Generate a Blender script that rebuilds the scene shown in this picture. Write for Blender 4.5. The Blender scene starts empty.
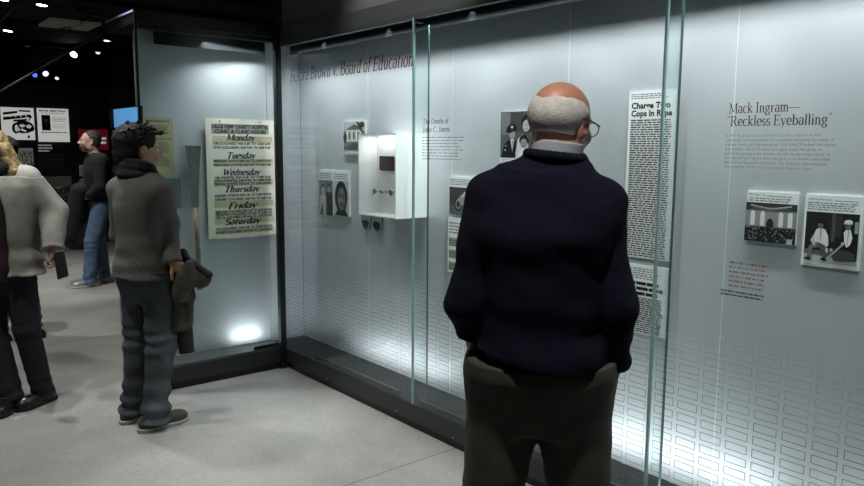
import bpy, bmesh, math, random
import numpy as np
from mathutils import Matrix, Vector, noise as mnoise
PI = math.pi
random.seed(7)
S = bpy.context.scene
COL = S.collection

# ------------------------------------------------------------------ camera
F_PX = 729.4
CAM = np.array([0.0, 0.0, 1.55])
R = np.array([[0.77162098, 0.07743940, -0.63135110],
              [-0.63604302, 0.10500593, -0.76447565],
              [0.00709508, 0.99145192, 0.13027957]])
cd = bpy.data.cameras.new('camera'); cam = bpy.data.objects.new('camera', cd); COL.objects.link(cam)
m = Matrix([list(r) + [0] for r in R] + [[0, 0, 0, 1]])
m.translation = Vector(CAM)
cam.matrix_world = m
cd.sensor_fit = 'HORIZONTAL'; cd.sensor_width = 36.0; cd.lens = 36.0 * F_PX / 864.0
cd.clip_start = 0.05; cd.clip_end = 100
S.camera = cam

def W(px, py, D):
    """world point seen at photo pixel (px,py) at depth D along the optical axis"""
    r = R @ np.array([(px - 432) / F_PX, -(py - 243) / F_PX, -1.0])
    return CAM + r * D

# ------------------------------------------------------------------ world, exposure
wd = bpy.data.worlds.new('world'); S.world = wd; wd.use_nodes = True
wd.node_tree.nodes['Background'].inputs[0].default_value = (0.30, 0.34, 0.42, 1)
wd.node_tree.nodes['Background'].inputs[1].default_value = 0.0
S.view_settings.view_transform = 'Standard'
S.view_settings.look = 'None'
S.view_settings.gamma = 1.0
S.view_settings.use_curve_mapping = False
S.view_settings.exposure = 0.0
S.cycles.max_bounces = 8
S.cycles.transparent_max_bounces = 24

# light levels (tuned here)
P_DOWN = 11.0        # spots in the case headers
P_UP = 2.8          # spots in the case decks
P_STRIP = 44.0       # led strip in the headers
P_CEIL = 120.0       # ceiling spotlights over the aisle
P_FAR = 60.0        # ceiling spotlights far away
P_FILL = 5.0       # added soft fill from overhead, no fitting of its own

def spot(name, loc, target, power, angle=60, blend=0.6, size=0.04, color=(1, 1, 1)):
    l = bpy.data.lights.new(name, 'SPOT'); l.energy = power; l.spot_size = math.radians(angle)
    l.spot_blend = blend; l.shadow_soft_size = size; l.color = color
    o = bpy.data.objects.new(name, l); COL.objects.link(o); o.location = loc
    d = Vector(target) - Vector(loc); o.rotation_euler = d.to_track_quat('-Z', 'Y').to_euler()
    return o
def area(name, loc, target, power, sx, sy, color=(1, 1, 1), spread=180):
    l = bpy.data.lights.new(name, 'AREA'); l.energy = power; l.shape = 'RECTANGLE'; l.size = sx; l.size_y = sy; l.color = color
    o = bpy.data.objects.new(name, l); COL.objects.link(o); o.location = loc
    d = Vector(target) - Vector(loc); o.rotation_euler = d.to_track_quat('-Z', 'Y').to_euler(); l.spread = math.radians(spread)
    return o

# ------------------------------------------------------------------ materials
MATS = {}
def mat(name, col, rough=0.6, metal=0.0, noise=None, bump=None, emit=None, spec=0.5, sheen=0.0, aniso=0.0):
    """noise=(scale, amount) colour variation ; bump=(scale, strength)"""
    if name in MATS: return MATS[name]
    M = bpy.data.materials.new(name); M.use_nodes = True; nt = M.node_tree; b = nt.nodes['Principled BSDF']
    c = (*col, 1)
    b.inputs['Base Color'].default_value = c
    b.inputs['Roughness'].default_value = rough; b.inputs['Metallic'].default_value = metal
    b.inputs['Specular IOR Level'].default_value = spec
    if sheen: b.inputs['Sheen Weight'].default_value = sheen
    if noise or bump:
        tc = nt.nodes.new('ShaderNodeTexCoord')
    if noise:
        n = nt.nodes.new('ShaderNodeTexNoise'); n.inputs['Scale'].default_value = noise[0]; n.inputs['Detail'].default_value = 6
        nt.links.new(tc.outputs['Object'], n.inputs['Vector'])
        r = nt.nodes.new('ShaderNodeValToRGB'); a = noise[1]
        r.color_ramp.elements[0].position = 0.3; r.color_ramp.elements[1].position = 0.7
        r.color_ramp.elements[0].color = (*[x * (1 - a) for x in col], 1); r.color_ramp.elements[1].color = (*[min(1, x * (1 + a)) for x in col], 1)
        nt.links.new(n.outputs['Fac'], r.inputs['Fac']); nt.links.new(r.outputs['Color'], b.inputs['Base Color'])
    if bump:
        n2 = nt.nodes.new('ShaderNodeTexNoise'); n2.inputs['Scale'].default_value = bump[0]; n2.inputs['Detail'].default_value = 3
        nt.links.new(tc.outputs['Object'], n2.inputs['Vector'])
        bp = nt.nodes.new('ShaderNodeBump'); bp.inputs['Strength'].default_value = bump[1]; bp.inputs['Distance'].default_value = 0.01
        nt.links.new(n2.outputs['Fac'], bp.inputs['Height']); nt.links.new(bp.outputs['Normal'], b.inputs['Normal'])
    if emit:
        b.inputs['Emission Color'].default_value = (*emit[0], 1); b.inputs['Emission Strength'].default_value = emit[1]
    MATS[name] = M
    return M

def grey(v, tint=(1, 1, 1)):
    v = round(.75 * v ** 1.5, 3)
    return mat('print_%03d_%d' % (int(v * 1000), int(tint[2] * 100)), tuple(v * t for t in tint), 0.75, spec=0.2)

def glass_mat(name='case_glass', tint=(0.93, 0.97, 0.96)):
    if name in MATS: return MATS[name]
    M = bpy.data.materials.new(name); M.use_nodes = True; nt = M.node_tree; nt.nodes.clear()
    o = nt.nodes.new('ShaderNodeOutputMaterial'); mx = nt.nodes.new('ShaderNodeMixShader')
    t = nt.nodes.new('ShaderNodeBsdfTransparent'); g = nt.nodes.new('ShaderNodeBsdfGlossy'); f = nt.nodes.new('ShaderNodeFresnel')
    ge = nt.nodes.new('ShaderNodeNewGeometry'); mr = nt.nodes.new('ShaderNodeMapRange')      # the same reflectance entering and leaving the thin pane
    mr.inputs['To Min'].default_value = 1.45; mr.inputs['To Max'].default_value = 1 / 1.45
    nt.links.new(ge.outputs['Backfacing'], mr.inputs['Value']); nt.links.new(mr.outputs[0], f.inputs['IOR'])
    g.inputs['Roughness'].default_value = 0.0
    t.inputs['Color'].default_value = (*tint, 1); g.inputs['Color'].default_value = (0.9, 0.95, 1, 1)
    nt.links.new(f.outputs[0], mx.inputs[0]); nt.links.new(t.outputs[0], mx.inputs[1]); nt.links.new(g.outputs[0], mx.inputs[2])
    nt.links.new(mx.outputs[0], o.inputs[0]); MATS[name] = M
    return M

def ink_mat(name, col, alpha=1.0, fade=None):
    """printed ink ; fade=(z0,z1) the print thins out from z0 to nothing at z1"""
    if name in MATS: return MATS[name]
    M = bpy.data.materials.new(name); M.use_nodes = True; nt = M.node_tree; b = nt.nodes['Principled BSDF']
    b.inputs['Base Color'].default_value = (*col, 1); b.inputs['Roughness'].default_value = 0.7; b.inputs['Specular IOR Level'].default_value = 0.2
    b.inputs['Alpha'].default_value = alpha
    if fade:
        tc = nt.nodes.new('ShaderNodeTexCoord'); sp = nt.nodes.new('ShaderNodeSeparateXYZ'); mr = nt.nodes.new('ShaderNodeMapRange')
        nt.links.new(tc.outputs['Object'], sp.inputs[0]); nt.links.new(sp.outputs['Z'], mr.inputs['Value'])
        mr.inputs['From Min'].default_value = fade[0]; mr.inputs['From Max'].default_value = fade[1]
        mr.inputs['To Min'].default_value = alpha; mr.inputs['To Max'].default_value = 0.0
        nt.links.new(mr.outputs[0], b.inputs['Alpha'])
    MATS[name] = M
    return M

black_metal = mat('black_metal', (0.012, 0.013, 0.015), 0.35, 0.3, bump=(300, 0.02))
dark_kick = mat('charcoal_kick', (0.022, 0.024, 0.027), 0.4, 0.1)
deck_mat = mat('black_deck', (0.008, 0.009, 0.010), 0.7, spec=.2)
case_glass = glass_mat()
edge_glass = mat('glass_edge', (0.22, 0.36, 0.36), 0.25, 0.0, spec=0.8)
ink_dark = ink_mat('dark_ink', (0.06, 0.06, 0.065), 0.62)
ink_red = ink_mat('maroon_ink', (0.085, 0.008, 0.012))
ink_rose = ink_mat('rose_ink', (0.26, 0.10, 0.09), 0.65)
ink_grid = ink_mat('grid_ink', (0.11, 0.115, 0.12), 0.95, (0.50, 0.95))
panel_mat = mat('satin_panel', (0.49, 0.51, 0.535), 0.44, 0.55, noise=(3, 0.05), bump=(900, 0.06))
white_paint = mat('white_box', (0.82, 0.82, 0.82), 0.5)
paper_white = mat('white_card', (0.50, 0.52, 0.52), 0.7)

# ------------------------------------------------------------------ object helpers
def tag(o, label=None, cat=None, group=None, kind=None):
    if label: o['label'] = label
    if cat: o['category'] = cat
    if group: o['group'] = group
    if kind: o['kind'] = kind
    return o
def empty(name, loc, label, cat, group=None):
    o = bpy.data.objects.new(name, None); COL.objects.link(o); o.location = loc; o.empty_display_size = 0.1
    return tag(o, label, cat, group)
def base_of(o):
    while o.parent: o = o.parent
    return o
def link(name, me, parent=None, smooth=False):
    """me has world coordinates; they are moved into the frame of the thing it belongs to"""
    o = bpy.data.objects.new(name, me); COL.objects.link(o)
    if parent:
        b = base_of(parent)
        me.transform(Matrix.LocRotScale(b.location, b.rotation_euler, b.scale).inverted())
        o.parent = parent
    if smooth: me.shade_smooth()
    return o
class MB:
    def __init__(s): s.v = []; s.f = []; s.mi = []; s.mats = []
    def m(s, mt):
        if mt not in s.mats: s.mats.append(mt)
        return s.mats.index(mt)
    def add(s, vs, fs, mt):
        n = len(s.v); k = s.m(mt); s.v += [tuple(map(float, p)) for p in vs]
        for f in fs: s.f.append(tuple(i + n for i in f)); s.mi.append(k)
    def box(s, a, b, mt):
        x0, y0, z0 = [min(p, q) for p, q in zip(a, b)]; x1, y1, z1 = [max(p, q) for p, q in zip(a, b)]
        s.add([(x0, y0, z0), (x1, y0, z0), (x1, y1, z0), (x0, y1, z0), (x0, y0, z1), (x1, y0, z1), (x1, y1, z1), (x0, y1, z1)],
              [(0, 3, 2, 1), (4, 5, 6, 7), (0, 1, 5, 4), (1, 2, 6, 5), (2, 3, 7, 6), (3, 0, 4, 7)], mt); return s
    def tube(s, pts, rad, mt, n=12, cap=True):
        pts = [Vector(p) for p in pts]; rad = rad if hasattr(rad, '__len__') else [rad] * len(pts)
        vs = []; fs = []
        for i, p in enumerate(pts):
            d = (pts[min(i + 1, len(pts) - 1)] - pts[max(i - 1, 0)]).normalized()
            a = d.cross(Vector((0, 0, 1)));  a = a if a.length > 1e-3 else d.cross(Vector((1, 0, 0)))
            a.normalize(); b = d.cross(a)
            for k in range(n):
                t = 2 * PI * k / n; vs.append(p + rad[i] * (a * math.cos(t) + b * math.sin(t)))
        for i in range(len(pts) - 1):
            for k in range(n): fs.append((i * n + k, i * n + (k + 1) % n, (i + 1) * n + (k + 1) % n, (i + 1) * n + k))
        if cap: fs += [tuple(range(n))[::-1], tuple((len(pts) - 1) * n + k for k in range(n))]
        s.add(vs, fs, mt); return s
    def build(s, name, parent=None, smooth=False, bevel=0):
        me = bpy.data.meshes.new(name); me.from_pydata(s.v, [], s.f)
        for x in s.mats: me.materials.append(x)
        me.polygons.foreach_set('material_index', s.mi); me.update()
        o = link(name, me, parent, smooth)
        if bevel:
            md = o.modifiers.new('bevel', 'BEVEL'); md.width = bevel; md.segments = 2; md.limit_method = 'ANGLE'
        return o
def box(name, a, b, mt, parent=None, bevel=0): return MB().box(a, b, mt).build(name, parent, bevel=bevel)
def struct(o): o['kind'] = 'structure'; return o

# ------------------------------------------------------------------ serif lettering (own stroke alphabet)
def arc(cx, cy, rx, ry, a0, a1, n=16):
    return [(cx + rx * math.cos(math.radians(a0 + (a1 - a0) * i / n)), cy + ry * math.sin(math.radians(a0 + (a1 - a0) * i / n))) for i in range(n + 1)]
def H(x0, x1, y): return [(x0, y), (x1, y)]
def V(x, y0, y1): return [(x, y0), (x, y1)]
X_ = .46
GL = {
 'B': (.62, [V(.14,0,.7), H(.02,.3,.7)+arc(.3,.53,.17,.17,90,-90)+[(.14,.36)], [(.14,.36),(.32,.36)]+arc(.34,.18,.2,.18,90,-90)+[(.02,0)]]),
 'M': (.86, [('t',[(.12,0),(.14,.7)]), [(.14,.7),(.42,.06)], ('t',[(.42,.06),(.7,.7)]), V(.72,0,.7), H(.02,.2,.7), H(.02,.22,0), H(.62,.82,0), H(.7,.82,.7)]),
 'I': (.34, [V(.17,0,.7), H(.05,.29,0), H(.05,.29,.7)]),
 'R': (.66, [V(.14,0,.7), H(.02,.3,.7)+arc(.3,.53,.18,.17,90,-90)+[(.14,.36)], [(.3,.36),(.55,0)], H(.02,.26,0), H(.5,.66,0)]),
 'E': (.58, [V(.14,0,.7), H(.02,.5,.7), H(.14,.4,.36), H(.02,.53,0), ('t',V(.5,.56,.7)), ('t',V(.53,0,.15)), ('t',V(.4,.28,.44))]),
 'T': (.6, [V(.3,0,.7), H(.04,.56,.7), H(.18,.42,0), ('t',V(.04,.56,.7)), ('t',V(.56,.56,.7))]),
 'D': (.7, [V(.14,0,.7), H(.02,.28,.7)+arc(.28,.35,.34,.35,90,-90)+[(.02,0)]]),
 'J': (.38, [V(.22,.0,.7)+arc(.12,-.03,.10,.10,0,-140), H(.1,.34,.7)]),
 'C': (.64, [arc(.36,.35,.30,.36,40,320), ('t',V(.58,.5,.66))]),
 'S': (.5, [arc(.25,.52,.17,.18,30,250)+arc(.25,.18,.18,.19,60,-150)]),
 'W': (.92, [[(.1,.7),(.28,.02)], ('t',[(.28,.02),(.46,.6)]), [(.46,.6),(.64,.02)], ('t',[(.64,.02),(.84,.7)]), H(.02,.2,.7), H(.76,.92,.7)]),
 'F': (.54, [V(.14,0,.7), H(.02,.5,.7), H(.14,.38,.36), H(.02,.28,0), ('t',V(.5,.56,.7))]),
 'a': (.46, [arc(.22,.34,.14,.13,160,0)+[(.36,.06),(.44,.02)], arc(.2,.13,.14,.13,80,330)+[(.36,.12)], ]),
 'b': (.5, [V(.12,.0,.72), H(.03,.12,.72), arc(.26,.23,.18,.23,150,-150)]),
 'c': (.42, [arc(.24,.23,.18,.24,50,310)]),
 'd': (.52, [V(.38,0,.72), H(.28,.38,.72), H(.38,.48,0), arc(.24,.23,.18,.23,30,330)]),
 'e': (.44, [arc(.23,.23,.17,.24,0,320), H(.06,.4,.24)]),
 'f': (.32, [[(.14,0),(.14,.58)]+arc(.24,.58,.10,.14,180,40), H(.04,.28,.46), H(.05,.25,0)]),
 'g': (.48, [arc(.21,.3,.14,.16,0,360), arc(.22,-.09,.18,.11,0,360), ('t',[(.12,.17),(.1,.08),(.2,.02)]), H(.33,.44,.44)]),
 'h': (.52, [V(.12,0,.72), H(.03,.12,.72), [(.12,.34)]+arc(.25,.32,.13,.13,130,0)+[(.38,0)], H(.04,.2,0), H(.3,.46,0)]),
 'i': (.26, [V(.13,0,.45), H(.05,.13,.45), H(.05,.21,0), ('d',(.13,.64))]),
 'k': (.5, [V(.12,0,.72), H(.03,.12,.72), ('t',[(.14,.2),(.38,.45)]), [(.2,.27),(.42,0)], H(.04,.2,0), H(.34,.48,0), H(.28,.46,.45)]),
 'l': (.26, [V(.13,0,.72), H(.04,.13,.72), H(.05,.21,0)]),
 'm': (.8, [V(.12,0,.45), H(.03,.12,.45), [(.12,.34)]+arc(.25,.32,.12,.13,130,0)+[(.37,0)], [(.37,.34)]+arc(.51,.32,.12,.13,130,0)+[(.64,0)], H(.04,.2,0), H(.3,.45,0), H(.56,.72,0)]),
 'n': (.52, [V(.12,0,.45), H(.03,.12,.45), [(.12,.34)]+arc(.25,.32,.13,.13,130,0)+[(.38,0)], H(.04,.2,0), H(.3,.46,0)]),
 'o': (.48, [arc(.24,.23,.18,.24,0,360)]),
 'p': (.5, [V(.12,-.2,.45), H(.03,.12,.45), arc(.26,.23,.18,.23,150,-150), H(.04,.2,-.2)]),
 'r': (.36, [V(.12,0,.45), H(.03,.12,.45), [(.12,.32),(.2,.43),(.31,.42)], H(.04,.2,0)]),
 's': (.36, [arc(.18,.34,.11,.12,30,250)+arc(.18,.12,.12,.13,60,-150)]),
 't': (.32, [[(.14,.6),(.14,.08)]+arc(.21,.08,.07,.08,180,290), H(.03,.27,.45)]),
 'u': (.52, [[(.12,.45),(.12,.14)]+arc(.24,.14,.12,.14,180,330), V(.38,0,.45), H(.03,.12,.45), H(.3,.38,.45), H(.38,.48,0)]),
 'v': (.46, [[(.08,.45),(.23,0)], ('t',[(.23,0),(.4,.45)]), H(.01,.16,.45), H(.33,.46,.45)]),
 'w': (.68, [[(.08,.45),(.21,0)], ('t',[(.21,0),(.34,.4)]), [(.34,.42),(.47,0)], ('t',[(.47,0),(.62,.45)]), H(.01,.16,.45), H(.55,.68,.45)]),
 'y': (.46, [[(.08,.45),(.23,.02)], ('t',[(.4,.45),(.2,-.12),(.08,-.18)]), H(.01,.16,.45), H(.33,.46,.45)]),
 'x': (.46, [[(.08,.45),(.38,0)], ('t',[(.38,.45),(.08,0)])]),
 '.': (.22, [('d',(.1,.03))]), '-': (.3, [H(.04,.26,.22)]),
 '\u2014': (.9, [H(.02,.88,.24)]),
 '\u201c': (.34, [('q',(.1,.62,1)), ('q',(.24,.62,1))]), '\u201d': (.34, [('q',(.08,.62,-1)), ('q',(.22,.62,-1))]),
 ' ': (.24, []),
}
def serif(text, thick=.085, thin=.035):
    """list of 2-D polygons, em size 1, and the total width"""
    out = []; x = 0
    for ch in text:
        w, strokes = GL[ch]
        for st in strokes:
            ov = None
            if isinstance(st, tuple) and st[0] in ('t', 'd', 'q'):
                if st[0] == 'd':
                    cx, cy = st[1]; out.append([(x + px, py) for px, py in arc(cx, cy, .055, .055, 0, 330, 10)]); continue
                if st[0] == 'q':
                    cx, cy, sg = st[1]; out.append(arc(x + cx, cy + .03 if sg > 0 else cy + .07, .045, .045, 0, 330, 10)); out.append([(x + cx - .04 * sg, cy + (.03 if sg > 0 else .07)), (x + cx + .0 * sg, cy + .05), (x + cx + .04 * sg, cy + .05 + .13 * sg)]); continue
                ov = thin; st = st[1]
            n = len(st); L = []; Rr = []
            for i in range(n):
                a = st[max(i - 1, 0)]; b = st[min(i + 1, n - 1)]; dx, dy = b[0] - a[0], b[1] - a[1]; l = math.hypot(dx, dy) or 1
                wd_ = ov or (thin + (thick - thin) * min(1, abs(dy) / l) ** 1.2)
                nx, ny = -dy / l * wd_ / 2, dx / l * wd_ / 2
                L.append((x + st[i][0] + nx, st[i][1] + ny)); Rr.append((x + st[i][0] - nx, st[i][1] - ny))
            for i in range(n - 1): out.append([L[i], Rr[i], Rr[i + 1], L[i + 1]])
        x += w
    return out, x

def sans(text, size=1.0, shear=0.0, bold=0.0, width=None, res=2, spacing=1.0):
    c = bpy.data.curves.new('t', 'FONT'); c.body = text; c.size = size; c.shear = shear; c.offset = bold; c.resolution_u = res; c.space_character = spacing
    o = bpy.data.objects.new('t', c); COL.objects.link(o)
    bpy.context.view_layer.update()
    me = o.to_mesh(); vs = [(v.co.x, v.co.y) for v in me.vertices]; fs = [tuple(p.vertices) for p in me.polygons]
    o.to_mesh_clear(); bpy.data.objects.remove(o); bpy.data.curves.remove(c)
    w = max([v[0] for v in vs] or [1])
    return vs, fs, w

class Sheet(MB):
    """flat printing on a plane: local (u right, v up), layers step out of the surface"""
    def __init__(s, o, u, v=(0, 0, 1), su=1.0, sv=1.0):
        super().__init__(); s.o = Vector(o); s.u = Vector(u); s.vv = Vector(v); s.n = s.u.cross(s.vv); s.su = su; s.sv = sv; s.k = 0
    def pt(s, p, lift): return s.o + s.u * (p[0] * s.su) + s.vv * (p[1] * s.sv) + s.n * lift
    def poly(s, pts, mt, layer=None):
        if layer is None: s.k += 1; layer = s.k
        s.add([s.pt(p, .0002 * layer) for p in pts], [tuple(range(len(pts)))], mt)
    def rect(s, x0, y0, x1, y1, mt, layer=None): s.poly([(x0, y0), (x1, y0), (x1, y1), (x0, y1)], mt, layer)
    def ell(s, cx, cy, rx, ry, mt, layer=None, n=14): s.poly([(cx + rx * math.cos(2 * PI * i / n), cy + ry * math.sin(2 * PI * i / n)) for i in range(n)], mt, layer)
    def serif(s, text, x, y, size, mt, layer=1, shear=0.0, width=None, thick=.085, thin=.035):
        ps, w = serif(text, thick, thin); sx = size if width is None else width / w
        for p in ps: s.poly([(x + (a + b * shear) * sx, y + b * size) for a, b in p], mt, layer)
    def sans(s, text, x, y, size, mt, layer=1, shear=0.0, bold=0.0, width=None, spacing=1.0):
        vs, fs, w = sans(text, 1.0, shear, bold, spacing=spacing); sx = size if width is None else width / w
        s.add([s.pt((x + a * sx, y + b * size), .0002 * layer) for a, b in vs], fs, mt)
    def greek(s, x0, y0, x1, y1, rows, mt, layer=1, fill=.5, ragged=.15, wmin=.03, wmax=.12, seed=1):
        """rows of illegible words from top (y1) to bottom (y0)"""
        rd = random.Random(seed); p = (y1 - y0) / rows
        for r in range(rows):
            y = y1 - (r + 1) * p; x = x0; end = x1 - (x1 - x0) * ragged * rd.random()
            while x < end:
                w = min((x1 - x0) * rd.uniform(wmin, wmax), end - x); s.rect(x, y, x + w, y + p * fill, mt, layer); x += w + (x1 - x0) * .022

# ------------------------------------------------------------------ the room
def concrete():
    M = bpy.data.materials.new('polished_concrete'); M.use_nodes = True; nt = M.node_tree; b = nt.nodes['Principled BSDF']
    N = nt.nodes.new; L = nt.links.new
    tc = N('ShaderNodeTexCoord'); n1 = N('ShaderNodeTexNoise'); n1.inputs['Scale'].default_value = 1.3; n1.inputs['Detail'].default_value = 8; n1.inputs['Roughness'].default_value = .6
    n2 = N('ShaderNodeTexNoise'); n2.inputs['Scale'].default_value = 45; n2.inputs['Detail'].default_value = 4
    L(tc.outputs['Object'], n1.inputs['Vector']); L(tc.outputs['Object'], n2.inputs['Vector'])
    r1 = N('ShaderNodeValToRGB'); r1.color_ramp.elements[0].position = .3; r1.color_ramp.elements[1].position = .72
    r1.color_ramp.elements[0].color = (.25, .25, .24, 1); r1.color_ramp.elements[1].color = (.40, .40, .385, 1)
    L(n1.outputs['Fac'], r1.inputs['Fac'])
    r2 = N('ShaderNodeValToRGB'); r2.color_ramp.elements[0].position = .35; r2.color_ramp.elements[0].color = (.86, .86, .86, 1); r2.color_ramp.elements[1].position = .65
    L(n2.outputs['Fac'], r2.inputs['Fac'])
    mu = N('ShaderNodeMixRGB'); mu.blend_type = 'MULTIPLY'; mu.inputs[0].default_value = 1; L(r1.outputs[0], mu.inputs[1]); L(r2.outputs[0], mu.inputs[2])
    # saw-cut joints every 3.47 m
    sp = N('ShaderNodeSeparateXYZ'); L(tc.outputs['Object'], sp.inputs[0])
    last = mu.outputs[0]
    for ax, off, per in (('Y', 2.71, 3.47), ('X', 3.9, 3.47)):
        a = N('ShaderNodeMath'); a.operation = 'SUBTRACT'; L(sp.outputs[ax], a.inputs[0]); a.inputs[1].default_value = off - per * 10 - per / 2
        w = N('ShaderNodeMath'); w.operation = 'MODULO'; L(a.outputs[0], w.inputs[0]); w.inputs[1].default_value = per
        c = N('ShaderNodeMath'); c.operation = 'SUBTRACT'; L(w.outputs[0], c.inputs[0]); c.inputs[1].default_value = per / 2
        d = N('ShaderNodeMath'); d.operation = 'ABSOLUTE'; L(c.outputs[0], d.inputs[0])
        e = N('ShaderNodeMath'); e.operation = 'LESS_THAN'; L(d.outputs[0], e.inputs[0]); e.inputs[1].default_value = .003
        g = N('ShaderNodeMixRGB'); L(e.outputs[0], g.inputs[0]); L(last, g.inputs[1]); g.inputs[2].default_value = (.09, .09, .09, 1); last = g.outputs[0]
    L(last, b.inputs['Base Color']); b.inputs['Roughness'].default_value = .55; b.inputs['Specular IOR Level'].default_value = .3
    bp = N('ShaderNodeBump'); bp.inputs['Strength'].default_value = .12; L(n2.outputs['Fac'], bp.inputs['Height']); L(bp.outputs[0], b.inputs['Normal'])
    return M
wall_black = mat('black_paint', (0.010, 0.010, 0.014), 0.8, noise=(4, .2))
bulk_paint = mat('grey_bulkhead_paint', (0.10, 0.10, 0.10), 0.7, noise=(5, .1))
ceil_black = mat('ceiling_black', (0.012, 0.011, 0.016), 0.85, noise=(3, .3), bump=(20, .3))
X0, X1, Y0, Y1, ZC = -4.0, 2.80, -3.0, 22.0, 3.2
struct(box('floor', (X0, Y0, -.1), (8, Y1, 0), concrete()))
struct(box('ceiling', (X0, Y0, ZC), (8, Y1, ZC + .1), ceil_black))
struct(box('wall_left', (X0 - .1, Y0, 0), (X0, Y1, ZC), wall_black))
struct(box('wall_right', (X1, Y0, 0), (X1 + .1, 5.35, ZC), wall_black))
struct(box('wall_outer', (8, 5.25, 0), (8.1, Y1, ZC), wall_black))
struct(box('wall_inner', (X1 + .1, 5.25, 0), (8, 5.35, ZC), wall_black))
struct(box('wall_back', (X0, Y0 - .1, 0), (8, Y0, ZC), wall_black))
struct(box('wall_far', (X0, Y1, 0), (8, Y1 + .1, ZC), wall_black))
struct(box('wall_graphic', (X0, 12.3, 0), (5.6, 12.45, 2.45), wall_black))
struct(box('trim_1', (2.42, Y0, 2.315), (2.80, 4.52, ZC), bulk_paint))        # bulkhead above the long case

# ------------------------------------------------------------------ display cases
GX, GY, BX, BY = 2.38, 4.50, 2.65, 4.70
DECK, TOP = .150, 2.19
def lettering_title(pane): pass
# long case along the right
caseB = empty('display_case', (2.5, 1.9, 0), 'long built-in glass display case along the right wall, with silver panels', 'display case')
box('plinth', (2.405, Y0 + .02, 0), (2.79, GY, .045), black_metal, caseB)
kick = MB(); kick.box((2.388, Y0 + .02, .045), (2.40, GY, .148), dark_kick); kick.build('kick_plate', caseB)
sc = MB()
for y in (.45, 1.2, 1.95, 2.71, 3.20, 3.95): sc.tube([(2.3865, y, .06), (2.3895, y, .06)], .004, mat('screw_steel', (.5, .5, .5), .3, .9), 8)
o = sc.build('screw', caseB); o['kind'] = 'stuff'
box('deck', (2.392, Y0 + .02, .10), (2.79, 4.79, DECK), deck_mat, caseB)
pb = [-2.27, -1.47, -.67, .13, .63, 1.43, 2.235, 3.05, 3.86, BY]
pb = [Y0 + .03, -.95, -.155, .64, 1.43, 2.235, 3.04, 3.85, BY]
for i in range(len(pb) - 1): box('back_panel', (BX, pb[i] + .0015, DECK), (BX + .012, pb[i + 1] - .0015, 2.21), panel_mat, caseB)
seam = MB()
for y in pb[1:-1]: seam.box((BX - .0004, y - .0012, DECK), (BX + .004, y + .0012, 2.21), mat('bright_seam', (.8, .82, .82), .3, .4))
seam.build('panel_seam', caseB)
hd = MB(); hd.box((2.385, Y0 + .02, TOP + .015), (2.42, GY - .01, 2.315), mat('fascia', (.045, .05, .05), .5, .1)); hd.build('header_fascia', caseB)
hs = MB(); hs.box((2.42, Y0 + .02, 2.255), (2.79, 4.79, 2.312), black_metal); hs.build('header_soffit', caseB)
rl = MB(); rl.box((2.518, Y0 + .02, 2.172), (2.53, 4.6, 2.255), black_metal); rl.build('header_baffle', caseB)  # baffle lip added to keep the strip's light off the panel top
rl = MB(); rl.box((BX - .004, Y0 + .02, 2.205), (BX + .03, 4.7, 2.255), black_metal); rl.build('panel_cap', caseB)
joints = [GY, 3.046, 1.560, .075, -1.41, -2.895]
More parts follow.
